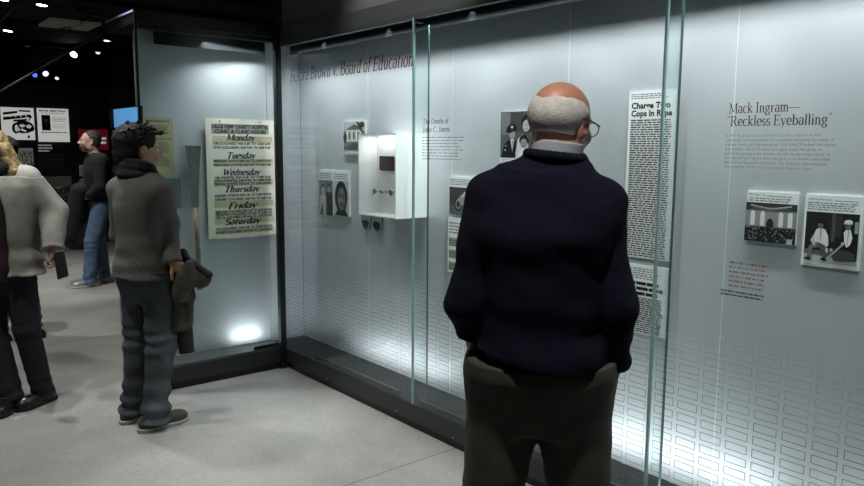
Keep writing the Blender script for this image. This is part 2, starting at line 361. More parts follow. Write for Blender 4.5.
for i in range(5):
    y1, y0 = joints[i] - (.03 if i == 0 else .003), joints[i + 1] + .003
    pane = MB(); pane.box((GX, y0, .148), (GX + .010, y1, TOP + .035), case_glass)
    pane = pane.build('glass_pane', caseB)
    for y in ((y0,) if i == 0 else (y0, y1)): MB().box((GX - .0005, y - .0022, .148), (GX + .0105, y + .0022, TOP + .02), edge_glass).build('polished_edge', pane)
    # printed grid of small outlined rectangles
    g = Sheet((GX + .0102, y1, 0), (0, -1, 0)); wpane = y1 - y0; n = 15 if i else 14; mar = (wpane - ((n - 1) * .0975 + .08)) / 2
    for c in range(n):
        for r_ in range(17):
            u = mar + c * .0975; z = .165 + r_ * .047; h = .030; t = .0022
            for a, b_, c_, d in ((u, z, u + .08, z + t), (u, z + h - t, u + .08, z + h), (u, z + t, u + t, z + h - t), (u + .08 - t, z + t, u + .08, z + h - t)):
                g.rect(a, b_, c_, d, ink_grid, 1)
    g.build('printed_grid', pane)
    if i == 0:
        s = Sheet((GX + .0102, 4.375, 0), (0, -1, 0)); s.serif('Before Brown v. Board of Education', 0, 1.970, .106, ink_red, 1, shear=.22, width=1.318, thick=.115, thin=.045); s.build('lettering', pane)
    if i == 1:
        s = Sheet((GX + .0102, 2.978, 0), (0, -1, 0)); s.serif('The Death of', 0, 1.668, .036, ink_red, 1, shear=.1, width=.205, thick=.11, thin=.05)
        s.serif('John C. Jones', 0, 1.628, .036, ink_red, 1, shear=.1, width=.215, thick=.11, thin=.05)
        s.build('heading', pane); s = Sheet((GX + .0102, 2.978, 0), (0, -1, 0)); s.greek(0, 1.488, .33, 1.612, 8, ink_dark, 1, fill=.30, seed=3, wmin=.02, wmax=.08); s.build('lettering', pane)
    if i == 2:
        s = Sheet((GX + .0102, 1.307, 0), (0, -1, 0))
        s.serif('Mack Ingram\u2014', .0, 1.672, .046, ink_red, 1, width=.238, thick=.10, thin=.045)
        s.serif('\u201cReckless Eyeballing\u201d', -.006, 1.629, .046, ink_red, 1, width=.345, thick=.10, thin=.045)
        s.build('heading', pane); s = Sheet((GX + .0102, 1.307, 0), (0, -1, 0))
        T = ['In 1951 Mack Ingram of rural North Carolina, was put on trial,', 'convicted, and imprisoned for insolently following the sister of',
             'a white friend and frightening her. The NAACP helped him appeal', 'the decision, and an all-white jury again found him guilty of',
             'assault for leering at the woman, though he was never closer to', 'her than 60 feet. Ingram then was given a six-month suspended',
             'jail term and five years probation. His sentence was eventually', 'overturned by the North Carolina State Supreme Court.']
        for k, t in enumerate(T): s.sans(t, -.006, 1.592 - k * .0150, .0135, ink_dark, 1, width=[.315, .355, .36, .32, .345, .345, .34, .295][k])
        s.build('lettering', pane); s = Sheet((GX + .0102, 1.307, 0), (0, -1, 0))
        s.greek(.035, 1.078, .175, 1.175, 6, ink_rose, 1, fill=.4, seed=8, wmax=.16)
        s.greek(.01, 1.046, .175, 1.070, 2, ink_red, 1, fill=.42, seed=9); s.build('lettering', pane)
for y in joints[1:-1]:       # glass fin behind every joint, hung from a clip
    f = MB(); f.box((GX + .012, y - .004, .16), (GX + .105, y + .004, TOP - .006), case_glass); f = f.build('glass_fin', caseB)
    MB().box((GX + .103, y - .0045, .16), (GX + .107, y + .0045, TOP - .006), mat('fin_edge', (.06, .10, .10), .2)).build('polished_edge', f)
    MB().box((GX + .0115, y - .010, TOP - .004), (GX + .06, y + .010, TOP + .012), black_metal).build('clip', caseB)
# case on the left, two-sided, running up to the corner
XL = 1.455
caseA = empty('display_case', (1.95, GY + .3, 0), 'free-standing glass display case with pale blue-grey panel behind the young man, left of the corner', 'display case')
box('plinth', (XL + .03, GY + .02, 0), (GX, 5.05, .045), black_metal, caseA)
box('kick_plate', (XL + .005, GY + .008, .045), (GX, 5.065, .148), dark_kick, caseA)
box('deck', (XL + .012, GY + .013, .148), (GX + .0, 5.05, .160), mat('deck_grey', (.05, .055, .06), .4), caseA)
box('back_panel', (XL + .05, BY, DECK + .012), (2.382, BY + .02, 2.25), panel_mat, caseA)
box('end_panel', (2.385, BY, DECK), (2.648, BY + .02, 2.25), panel_mat, caseB)
box('header', (XL, GY + .005, 2.265), (2.345, 5.07, 2.335), black_metal, caseA)
box('header', (XL + .02, GY + .02, 2.235), (2.345, 4.58, 2.262), black_metal, caseA)
gp = box('glass_pane', (XL + .006, GY, .148), (GX - .03, GY + .010, 2.262), case_glass, caseA)
sp_ = box('side_pane', (XL - .006, GY + .008, .148), (XL + .004, 5.065, 2.335), case_glass, caseA)
MB().box((XL - .007, GY - .002, .10), (XL + .006, GY + .012, 2.335), black_metal).build('edge_trim', caseA)
MB().box((XL - .008, GY + .012, 2.325), (XL + .006, 5.065, 2.337), mat('blue_edge', (.25, .32, .5), .3)).build('top_trim', sp_)
box('rear_pane', (XL + .006, 5.055, .148), (GX, 5.065, 2.262), case_glass, caseA)
MB().box((GX - .030, GY - .012, 0), (GX + .012, GY + .035, 2.33), black_metal).build('corner_post', caseA, bevel=.003)
# glowing box standing in for a screen's reflection in the end glass
mo = empty('screen_reflection', (XL + .03, 4.80, 1.62), 'screen reflection in the end glass of the left case, built as a glowing blue panel', 'screen_reflection')
box('casing', (XL + .012, 4.545, 1.655), (XL + .035, 5.045, 1.785), black_metal, mo)
MB().box((XL + .0095, 4.55, 1.663), (XL + .0118, 5.04, 1.778), mat('blue_screen', (.0, .0, .0), .4, emit=((.16, .45, .90), 1.0))).build('screen', mo)
MB().box((XL + .014, 4.78, .1605), (XL + .03, 4.81, 1.66), black_metal).build('stand', mo)

# lights inside the cases
for k, y in enumerate([4.15, 3.45, 2.75, 2.05, 1.35, .65, -.05]):
    spot('header_spot', (2.50, y, 2.22), (BX, y, .9), P_DOWN, 75, .9, .03, (.78, .88, 1) if y > 2.3 else (.95, .98, .97))
for y, l, e in ((3.65, .9, 1.0), (2.6, .8, .5), (1.72, .9, 1.2), (.75, .8, .5)):
    MB().box((2.400, y - l / 2, DECK - .002), (2.420, y + l / 2, .176), black_metal).build('light_channel', caseB); area('deck_strip', (2.423, y, .165), (BX, y, .50), P_UP * e, l, .02, (.96, .98, 1), 150)
area('header_strip', (2.47, 1.8, 2.215), (2.56, 1.8, 0), P_STRIP, .03, 5.4, (.96, .98, 1), 110).rotation_euler = (0, -.12, 0)
area('header_strip', (2.12, 4.575, 2.215), (2.13, 4.66, 1.0), 5.0, .42, .03, (.93, .97, 1), 120)
MB().box((1.60, 4.622, 2.165), (2.34, 4.63, 2.262), black_metal).build('light_baffle', caseA)
area('deck_strip', (2.25, 4.538, .175), (2.25, BY, .75), P_UP * .5, .20, .02, (.93, .97, 1), 170)
MB().box((2.16, 4.516, .158), (2.345, 4.534, .186), black_metal).build('light_channel', caseA)

# ------------------------------------------------------------------ cards, photographs, newspaper on the long case's panel
CARDN = 0
def card_B(name, label, cat, yl, yr, zb, zt, draw, group=None, xf=BX, th=.014, board=paper_white):
    """yl: world y of the left edge as seen. draw(Sheet) in unit coordinates 0..1"""
    t = empty(name, (xf - th / 2, (yl + yr) / 2, zb), label, cat, group)
    MB().box((xf - th, yr, zb), (xf - .0005, yl, zt), board).build('board', t)
    s = Sheet((xf - th, yl, zb), (0, -1, 0), su=yl - yr, sv=zt - zb); draw(s); s.build('print', t)
    return t
def house(s):
    s.rect(.03, .14, .97, .98, grey(.30)); s.rect(.03, .7, .97, .98, grey(.55)); s.poly([(.1, .72), (.5, .9), (.92, .74)], grey(.18))
    s.rect(.14, .38, .9, .73, grey(.62))
    for u in (.2, .4, .6, .8): s.rect(u, .38, u + .035, .73, grey(.85)); s.rect(u + .06, .45, u + .13, .66, grey(.10), 8)
    s.poly([(.03, .2), (.5, .36), (.97, .3), (.97, .14), (.03, .14)], grey(.18)); s.poly([(.6, .95), (.68, .98), (.97, .6), (.97, .5)], grey(.04))
    s.ell(.85, .88, .12, .08, grey(.08)); s.ell(.1, .5, .08, .14, grey(.06)); s.greek(.05, .03, .8, .11, 2, ink_dark, 2)
card_B('photo_card', 'card with a photograph of a small porched house, above left of the white box', 'photograph', 4.118, 3.86, 1.50, 1.715, house)
def portrait_l(s):
    s.rect(.02, .0, .98, .78, grey(.30)); s.ell(.3, .6, .16, .1, grey(.06)); s.ell(.32, .55, .11, .09, grey(.5)); s.poly([(.08, .0), (.12, .42), (.34, .48), (.52, .4), (.52, 0)], grey(.6))
    s.poly([(.5, .0), (.54, .5), (.7, .56), (.96, .45), (.96, 0)], grey(.08)); s.ell(.72, .62, .12, .1, grey(.06)); s.ell(.72, .58, .09, .08, grey(.42)); s.poly([(.08, .0), (.3, .3), (.34, 0)], grey(.1))
    s.greek(.06, .82, .9, .96, 3, ink_dark, 2)
card_B('photo_card', 'left card of the touching pair below the house photograph, showing two figures', 'photograph', 4.437, 4.251, 1.08, 1.388, portrait_l)
def portrait_r(s):
    s.rect(.02, .0, .98, .78, grey(.62)); s.ell(.5, .42, .40, .36, grey(.04), n=20); s.ell(.52, .38, .25, .26, grey(.30), n=18); s.poly([(.1, 0), (.3, .16), (.5, .07), (.75, .15), (.95, 0)], grey(.05))
    s.ell(.42, .43, .055, .02, grey(.03)); s.ell(.63, .43, .055, .02, grey(.03)); s.ell(.54, .25, .09, .025, grey(.06)); s.poly([(.5, .44), (.56, .44), (.59, .32), (.48, .32)], grey(.42))
    s.ell(.40, .35, .05, .05, grey(.5)); s.poly([(.36, .48), (.48, .49), (.48, .475), (.36, .465)], grey(.03)); s.poly([(.57, .49), (.7, .48), (.7, .465), (.57, .475)], grey(.03)); s.greek(.06, .82, .9, .96, 3, ink_dark, 2)
card_B('photo_card', 'right card of the touching pair below the house photograph, a close portrait of a face', 'photograph', 4.247, 4.053, 1.09, 1.387, portrait_r)
def oval(yl, yr, zb, zt, label, d):
    t = empty('oval_photo', (BX, (yl + yr) / 2, zb), label, 'photograph')
    n = 28; cy, cz, ry, rz = (yl + yr) / 2, (zb + zt) / 2, (yl - yr) / 2, (zt - zb) / 2
    b = MB(); ring = [(cy + ry * math.cos(2 * PI * k / n), cz + rz * math.sin(2 * PI * k / n)) for k in range(n)]
    b.add([(BX - .014, y, z) for y, z in ring] + [(BX - .0005, y, z) for y, z in ring], [tuple(range(n)), tuple(range(2 * n - 1, n - 1, -1))] + [(k, k + n, (k + 1) % n + n, (k + 1) % n) for k in range(n)], grey(.3)); b.build('board', t)
    s = Sheet((BX - .014, yl, zb), (0, -1, 0), su=yl - yr, sv=zt - zb)
    s.ell(.5, .5, .47, .48, grey(.35), n=28); s.ell(.5, .62, .24, .26, grey(.03)); s.ell(.5 + d, .55, .17, .2, grey(.42)); s.poly([(.12, .28), (.4, .36), (.6, .36), (.88, .28), (.7, .08), (.3, .08)], grey(.05))
    s.ell(.43 + d, .59, .03, .015, grey(.03)); s.ell(.57 + d, .59, .03, .015, grey(.03)); s.ell(.5 + d, .45, .05, .015, grey(.1)); s.build('print', t)
oval(3.915, 3.808, 1.02, 1.20, 'left oval portrait showing below the white box', -.02)
oval(3.792, 3.685, 1.02, 1.20, 'right oval portrait showing below the white box', .02)
def tractor(s):
    s.rect(.0, .0, 1, .72, grey(.12)); s.rect(0, .0, 1, .25, grey(.2)); s.ell(.35, .28, .16, .18, grey(.03)); s.ell(.35, .28, .11, .13, grey(.4)); s.ell(.35, .28, .07, .09, grey(.08))
    s.poly([(.3, .4), (.5, .55), (.8, .48), (.9, .3), (.5, .25)], grey(.42)); s.ell(.8, .25, .1, .12, grey(.05)); s.poly([(.45, .5), (.6, .62), (.65, .58), (.52, .45)], grey(.6)); s.greek(.05, .78, .85, .95, 4, ink_dark, 2)
card_B('photo_card', 'card with a dark photograph of machinery, just left of the old man\'s shoulder', 'photograph', 3.043, 2.83, 1.185, 1.393, tractor)
def clip(s):
    s.greek(.05, .72, .9, .95, 4, ink_dark, 2)
    for k in range(3): s.rect(.03, .04 + k * .22, .97, .2 + k * .22, grey(.42, (1, .95, .8)), 1); s.greek(.06, .06 + k * .22, .9, .18 + k * .22, 3, ink_dark, 2, seed=k)
card_B('text_card', 'caption card with yellowed clippings under the machinery photograph, beside the old man\'s arm', 'card', 3.052, 2.83, .86, 1.165, clip)
def second(s): s.greek(.05, .1, .9, .95, 18, ink_dark, 2)
card_B('text_card', 'white caption card right of the machinery photograph, at the old man\'s back', 'card', 2.815, 2.62, 1.14, 1.396, second)
def family(s):
    s.rect(0, .1, 1, 1, grey(.17)); s.rect(.02, .55, .22, .98, grey(.26)); s.rect(.22, .6, .5, .98, grey(.12))
    s.poly([(.03, .1), (.08, .34), (.16, .44), (.27, .47), (.36, .42), (.41, .1)], grey(.02)); s.poly([(.23, .46), (.31, .46), (.28, .22)], grey(.72)); s.poly([(.26, .44), (.285, .44), (.28, .24)], grey(.05))
    s.ell(.27, .56, .065, .10, grey(.40)); s.poly([(.12, .60), (.15, .70), (.25, .77), (.35, .74), (.37, .64), (.30, .66), (.20, .62)], grey(.015)); s.poly([(.15, .61), (.34, .66), (.35, .635), (.20, .575)], grey(.03)); s.ell(.265, .70, .025, .025, grey(.7)); s.ell(.12, .25, .02, .02, grey(.5)); s.ell(.13, .33, .012, .012, grey(.6))
    s.poly([(.36, .2), (.40, .46), (.50, .56), (.62, .52), (.66, .1), (.36, .1)], grey(.62)); s.ell(.60, .78, .12, .16, grey(.02)); s.ell(.585, .72, .080, .115, grey(.52)); s.ell(.56, .74, .014, .008, grey(.02)); s.ell(.615, .74, .014, .008, grey(.02)); s.poly([(.55, .665), (.62, .665), (.59, .65)], grey(.06)); s.poly([(.585, .73), (.60, .70), (.575, .70)], grey(.35))
    s.poly([(.44, .1), (.46, .24), (.54, .31), (.64, .26), (.70, .1)], grey(.70)); s.ell(.54, .44, .10, .115, grey(.02)); s.ell(.54, .385, .072, .09, grey(.38)); s.ell(.515, .395, .012, .007, grey(.02)); s.ell(.565, .395, .012, .007, grey(.02)); s.poly([(.51, .345), (.57, .345), (.54, .33)], grey(.1)); s.rect(.72, .1, 1, 1, grey(.08))
    s.greek(.04, .02, .6, .08, 2, ink_dark, 2)
card_B('photo_card', 'photograph of a uniformed officer with a woman and child, left of the old man\'s head', 'photograph', 2.653, 2.35, 1.475, 1.727, family)
def news(s):
    s.greek(.05, .955, .85, .99, 3, ink_dark, 2, seed=2); s.rect(.03, .001, .97, .950, grey(.78), 1)
    s.sans('Charge Two', .06, .898, .050, grey(.01), 3, bold=.035, width=.84); s.sans('Cops In Rape', .06, .852, .050, grey(.01), 3, bold=.035, width=.88)
    s.greek(.06, .01, .94, .838, 60, grey(.10), 3, fill=.55, ragged=.05, wmin=.05, wmax=.17, seed=5)
card_B('newspaper_article', 'tall narrow newspaper article headed Charge Two Cops In Rape, right of the old man\'s head', 'newspaper', 1.89, 1.668, 1.09, 1.787, news)
def news2(s):
    s.greek(.05, .80, .85, .97, 5, ink_dark, 2, seed=2)
    for k in range(3): s.greek(.06, .71 - k * .075, .94, .76 - k * .075, 1, grey(.03), 3, fill=.9, wmin=.2, wmax=.32, seed=k)
    s.greek(.06, .02, .94, .54, 17, grey(.10), 3, fill=.55, ragged=.05, wmin=.05, wmax=.17, seed=6)
card_B('newspaper_article', 'shorter newspaper clipping hung under the tall article, beside the old man\'s elbow', 'newspaper', 1.89, 1.668, .765, 1.06, news2)
def church(s):
    s.rect(0, 0, 1, .78, grey(.22)); s.rect(0, .3, 1, .62, grey(.38)); s.poly([(0, .62), (.2, .7), (.8, .7), (1, .64), (1, .78), (0, .78)], grey(.10))
    for u in (.1, .3, .66, .84): s.rect(u, .32, u + .09, .56, grey(.75)); s.ell(u + .045, .56, .045, .06, grey(.75))
    s.ell(.5, .36, .07, .12, grey(.06)); s.poly([(.1, .74), (.5, .68), (.9, .75), (.9, .72), (.5, .66), (.1, .71)], grey(.5))
    s.rect(0, 0, 1, .3, grey(.04)); rd = random.Random(4); L = s.k + 1
    for k in range(150): u, v = rd.uniform(.02, .97), rd.uniform(.03, .3); s.ell(u, v, .012, .016, grey(rd.choice([.15, .25, .4])), L, 6)
    s.rect(.84, .0, .95, .1, grey(.6)); s.sans('Mack Ingram, trial', .05, .925, .05, ink_dark, 2, width=.32, bold=.02); s.greek(.4, .91, .9, .95, 1, ink_dark, 2); s.greek(.05, .81, .9, .9, 2, ink_dark, 2)
card_B('photo_card', 'smaller photo card of a crowded church hall, left of the two seated men', 'photograph', 1.350, 1.163, 1.213, 1.397, church)
def ingram(s):
    s.rect(.04, .06, .96, .76, grey(.05)); s.rect(.5, .36, .56, .76, grey(.16)); s.rect(.56, .42, .68, .74, grey(.09)); s.rect(.04, .06, .96, .17, grey(.55)); s.poly([(.04, .17), (.96, .12), (.96, .22), (.04, .24)], grey(.22))
    # left man: hat, face, white shirt, bent legs, shoes
    s.poly([(.21, .30), (.20, .44), (.24, .52), (.31, .545), (.40, .52), (.45, .44), (.47, .31), (.40, .26), (.26, .27)], grey(.74))
    s.poly([(.30, .54), (.34, .54), (.33, .38), (.31, .38)], grey(.5)); s.ell(.31, .585, .045, .055, grey(.30)); s.ell(.315, .62, .085, .020, grey(.02)); s.ell(.31, .645, .05, .035, grey(.03)); s.ell(.325, .575, .012, .006, grey(.02)); s.ell(.295, .575, .012, .006, grey(.02))
    s.poly([(.19, .33), (.30, .34), (.30, .27), (.20, .25), (.18, .12), (.10, .12), (.12, .26)], grey(.26)); s.poly([(.30, .34), (.42, .30), (.46, .13), (.38, .12), (.35, .24), (.28, .27)], grey(.18))
    s.ell(.12, .10, .065, .022, grey(.03)); s.ell(.41, .11, .065, .022, grey(.03)); s.ell(.22, .31, .028, .022, grey(.55)); s.poly([(.20, .44), (.15, .36), (.20, .31), (.23, .34)], grey(.62)); s.ell(.45, .24, .025, .035, grey(.62))
    # right man: cap, scarf, dark jacket, cane
    s.poly([(.60, .22), (.66, .36), (.70, .50), (.78, .56), (.88, .54), (.95, .44), (.96, .16), (.70, .14)], grey(.03)); s.poly([(.72, .50), (.76, .55), (.83, .55), (.87, .44), (.84, .34), (.78, .30), (.74, .38)], grey(.80))
    s.poly([(.79, .54), (.81, .54), (.80, .34), (.785, .34)], grey(.45)); s.ell(.785, .595, .050, .055, grey(.24)); s.ell(.79, .65, .070, .032, grey(.80)); s.poly([(.71, .635), (.86, .635), (.86, .622), (.70, .620)], grey(.62)); s.ell(.77, .59, .012, .006, grey(.02))
    s.poly([(.52, .20), (.62, .27), (.80, .26), (.94, .22), (.94, .14), (.58, .11)], grey(.12)); s.poly([(.44, .115), (.47, .11), (.74, .34), (.72, .36)], grey(.50)); s.ell(.72, .35, .030, .025, grey(.55)); s.ell(.53, .25, .03, .025, grey(.5)); s.rect(.90, .50, .96, .66, grey(.42))
    s.sans('Defending Mack Ingram', .06, .925, .035, ink_dark, 2, width=.42, bold=.02); s.greek(.52, .92, .93, .945, 1, ink_dark, 2); s.greek(.06, .79, .93, .91, 4, ink_dark, 2); s.greek(.06, .015, .35, .045, 1, ink_dark, 2)
card_B('photo_card', 'larger photo card of two men sitting outdoors, rightmost card in the case', 'photograph', 1.138, .950, 1.148, 1.397, ingram)

# white artefact box
bxr = empty('artifact_box', (2.53, 3.43, 1.15), 'white clear-fronted box holding jewellery, mounted on the panel left of the glass joint', 'display box')
yb0, yb1, zb0, zb1, xf = 3.25, 3.62, 1.15, 1.625, 2.42; t_ = .006
w = MB(); w.box((xf, yb0, zb0), (BX - .001, yb0 + t_, zb1), white_paint); w.box((xf, yb1 - t_, zb0), (BX - .001, yb1, zb1), white_paint)
w.box((xf, yb0 + t_, zb0), (BX - .001, yb1 - t_, zb0 + t_), white_paint); w.box((xf, yb0 + t_, zb1 - t_), (BX - .001, yb1 - t_, zb1), white_paint)
w.box((2.55, yb0 + t_, zb0 + t_), (BX - .001, yb1 - t_, zb1 - t_), white_paint); w.build('shell', bxr)
MB().box((xf + .001, yb0 + t_, zb0 + t_), (xf + .004, yb1 - t_, zb1 - t_), glass_mat('clear_acrylic', (.99, .99, .99))).build('clear_front', bxr)
area('box_fill', (xf + .11, 3.435, zb1 - .012), (xf + .11, 3.435, zb0), 1.0, .12, .3, (1, 1, 1))  # added lamp that brightens the inside of the white box
spot('header_spot', (2.47, 2.85, 2.2), (2.54, 3.25, 1.4), 26, 30, .8, .03)  # extra spot added to whiten the box's outer side, outside the regular row
bk = empty('leather_case', (2.54, 3.50, 1.41), 'small dark red and black leather case standing on the back of the white box', 'case')
b = MB(); b.box((2.532, 3.430, 1.41), (2.5495, 3.568, 1.497), mat('maroon_leather', (.045, .010, .012), .45, noise=(60, .3), bump=(150, .2))); b.build('cover', bk, bevel=.006)
MB().add([(2.594, 3.475, 1.49), (2.594, 3.56, 1.49), (2.594, 3.475, 1.44)], [(0, 1, 2)], mat('black_leather', (.015, .012, .01), .4)).build('dark_flap', bk) if False else MB().box((2.5305, 3.438, 1.466), (2.532, 3.555, 1.492), mat('black_leather', (.015, .012, .01), .4)).build('dark_flap', bk)
steel = mat('dull_silver', (.22, .20, .17), .35, .8)
def trinket(name, label, y, z, r, x=2.61):
    t = empty(name, (x, y, z), label, 'jewellery', )
    m_ = MB(); m_.tube([(x, y, z), (x - .008, y, z)], [r, r * .8], steel, 16); m_.build('disc', t)
    m_.__init__(); m_.tube([(x - .0, y, z), (2.551, y, z)], .002, steel, 8); m_.build('pin', t)
trinket('medallion', 'round tarnished medallion, leftmost of the jewellery in the white box', 3.570, 1.288, .017, 2.505)
trinket('medallion', 'small dark middle medallion in the white box', 3.500, 1.288, .013, 2.505)
trinket('medallion', 'round pale medallion at the right end of the jewellery row in the white box', 3.405, 1.288, .021, 2.505)
ch = MB(); ch.tube([(2.505, 3.56, 1.288), (2.502, 3.54, 1.290), (2.503, 3.52, 1.288), (2.503, 3.49, 1.290), (2.503, 3.46, 1.286), (2.505, 3.42, 1.288)], .0025, steel, 6)
ch.tube([(2.505, 3.61, 1.262), (2.505, 3.59, 1.264), (2.505, 3.572, 1.275)], .002, steel, 6)
tag(ch.build('chain', smooth=True), 'thin chain linking the three medallions inside the white box', 'jewellery')

# ------------------------------------------------------------------ things in the left case
pz = empty('clinic_poster', (2.16, BY - .02, .92), 'tall cream clinic hours poster with script weekday names, beside the corner post', 'poster')
cream = mat('cream_paper', (.72, .70, .58), .8, noise=(9, .12)); yband = mat('ochre_band', (.52, .46, .29), .8, noise=(14, .15)); pink = mat('olive_band', (.30, .30, .24), .8)
pu0, pu1, pz0, pz1 = 1.930, 2.425, .925, 1.730; n = 40
vs = []; rd = random.Random(5)
for i in range(n + 1): vs.append((pu0 + (pu1 - pu0) * i / n, BY - .022, pz0 + rd.uniform(-.006, .008)))
vs += [(pu1 + .0, BY - .022, pz1 - .004), (pu0, BY - .022, pz1)]
m_ = MB(); k = len(vs); m_.add(vs + [(a, b_ + .004, c) for a, b_, c in vs], [tuple(range(k)), tuple(range(2 * k - 1, k - 1, -1))] + [(i, i + k, (i + 1) % k + k, (i + 1) % k) for i in range(k)], cream); m_.build('sheet', pz)
s = Sheet((pu0, BY - .022, pz0), (1, 0, 0), su=pu1 - pu0, sv=pz1 - pz0); ik = mat('poster_ink', (.008, .008, .010), .7, spec=.1)
s.rect(.08, .875, .92, .955, pink, 1)
for z in (.80, .61, .44, .26, .12): s.rect(.09, z, .97, z + .055, yband, 1)
s.rect(.09, .035, .97, .075, yband, 1)
def cap(t, z, h=.024, x=.10, w=.84, b_=.035): s.sans(t, x, z, h * 1.45, ik, 2, bold=b_, width=w, shear=.1)
cap('LALLIE KEMP CHARITY HOSPITAL', .920, .030, .09, .82, .05); cap('CLINIC & CLINIC HOURS', .878, .030, .12, .76, .05)
for t, z in (('Monday', .822), ('Tuesday', .672), ('Wednesday', .532), ('Thursday', .392), ('Friday', .252), ('Saturday', .118)):
    wdt = {'Monday': .42, 'Tuesday': .42, 'Wednesday': .55, 'Thursday': .52, 'Friday': .42, 'Saturday': .52}[t]
    s.serif(t, .52 - wdt / 2 - .03, z - .002, .072, ik, 2, shear=.35, width=wdt, thick=.19, thin=.09)
for t, z in (('OB (COLORED) 9:00 A.M. TO 12:00 A.M.', .785), ('GYN (COLORED) 2:00 P.M. TO 4:00 P.M.', .752), ('MEDICINE (WHITE) 8:00 A.M. TO 12:00 NOON', .640), ('PEDIATRICS (WHITE) 2:00 P.M. TO 4:00 P.M.', .607),
             ('OB (WHITE) 9:00 A.M. TO 12:00 A.M.', .502), ('GYN (WHITE) 2:00 P.M. TO 4:00 P.M.', .476), ('DENTAL (WHITE) 9:00 A.M. TO 12:00 NOON', .449), ('SURGERY (WHITE) 9:00 A.M. TO 12:00 NOON', .352), ('SURGERY (COLORED) 2:00 P.M. TO 4:00 P.M.', .320),
             ('MEDICINE (COLORED) 8:00 A.M. TO 12:00 NOON', .218), ('PEDIATRICS (COLORED) 2:00 P.M. TO 4:00 P.M.', .194), ('DENTAL (COLORED) 9:00 A.M. TO 12:00 NOON', .170), ('OB (COLORED) 9:00 A.M. TO 12:00 NOON', .075), ('SURGERY (COLORED) 9:00 A.M. TO 12:00 NOON', .045)):
    cap(t, z, .019, .10, .84, .05)
s.build('print', pz)
for x in (2.03, 2.32): MB().tube([(x, BY, 1.712), (x, BY - .028, 1.712)], .006, mat('brass_pin', (.4, .37, .28), .4, .6), 10).build('hanging_pin', pz)
gn = empty('label_panel', (1.62, BY, 1.37), 'pale yellow-green text panel beside the young man\'s face', 'sign')
MB().box((1.54, BY - .010, 1.365), (1.722, BY - .0005, 1.722), mat('yellow_green_card', (.42, .40, .20), .7)).build('board', gn)
s = Sheet((1.54, BY - .010, 1.365), (1, 0, 0), su=.182, sv=.357); s.greek(.08, .93, .9, .97, 1, grey(.05), 1, seed=1)
for k, (a, b_, r_) in enumerate(((.72, .88, 7), (.62, .66, 1), (.38, .58, 9), (.15, .32, 7))): s.greek(.08, a, .9, b_, r_, grey(.16, (1, 1, .8)), 1, seed=k, fill=.4)
s.build('print', gn)
gy = empty('label_panel', (1.66, BY, 1.14), 'small slate-grey text panel below the yellow-green one', 'sign')
MB().box((1.565, BY - .008, 1.145), (1.758, BY - .0005, 1.338), mat('slate_card', (.13, .15, .16), .6)).build('board', gy)
s = Sheet((1.565, BY - .008, 1.145), (1, 0, 0), su=.193, sv=.193); s.greek(.08, .2, .9, .9, 10, grey(.2), 1, fill=.35); s.build('print', gy)
st = empty('wooden_club', (1.83, BY - .05, .55), 'long wooden club with a wide square top hanging left of the poster', 'club')
wood = mat('worn_wood', (.20, .155, .105), .7, noise=(25, .3), bump=(60, .3)); woodd = mat('dark_wood', (.13, .12, .105), .75, noise=(30, .3))
m_ = MB(); P_ = [(1.548, .043), (1.545, .044), (1.40, .031), (1.28, .022), (1.15, .019)]
def sq(m_, prof, mt, cx=1.835, cy=BY - .045):
    vs = []; fs = []
    for z, r_ in prof: vs += [(cx - r_, cy - min(r_, .02), z), (cx + r_, cy - min(r_, .02), z), (cx + r_, cy + min(r_, .02), z), (cx - r_, cy + min(r_, .02), z)]
    for i in range(len(prof) - 1):
        for k in range(4): fs.append((i * 4 + k, i * 4 + (k + 1) % 4, i * 4 + 4 + (k + 1) % 4, i * 4 + 4 + k))
    fs += [(0, 1, 2, 3), tuple(len(vs) - 4 + k for k in range(4))]; m_.add(vs, fs, mt)
sq(m_, P_, woodd); m_.build('head', st, bevel=.003)
m_ = MB(); m_.tube([(1.835, BY - .045, 1.16), (1.842, BY - .045, .95), (1.845, BY - .045, .70), (1.846, BY - .045, .60)], [.019, .017, .017, .02], wood, 14); m_.build('handle', st, True)
for z in (1.45, .75): MB().tube([(1.835, BY - .001, z), (1.835, BY - .05, z)], .004, steel, 8).build('bracket', st)

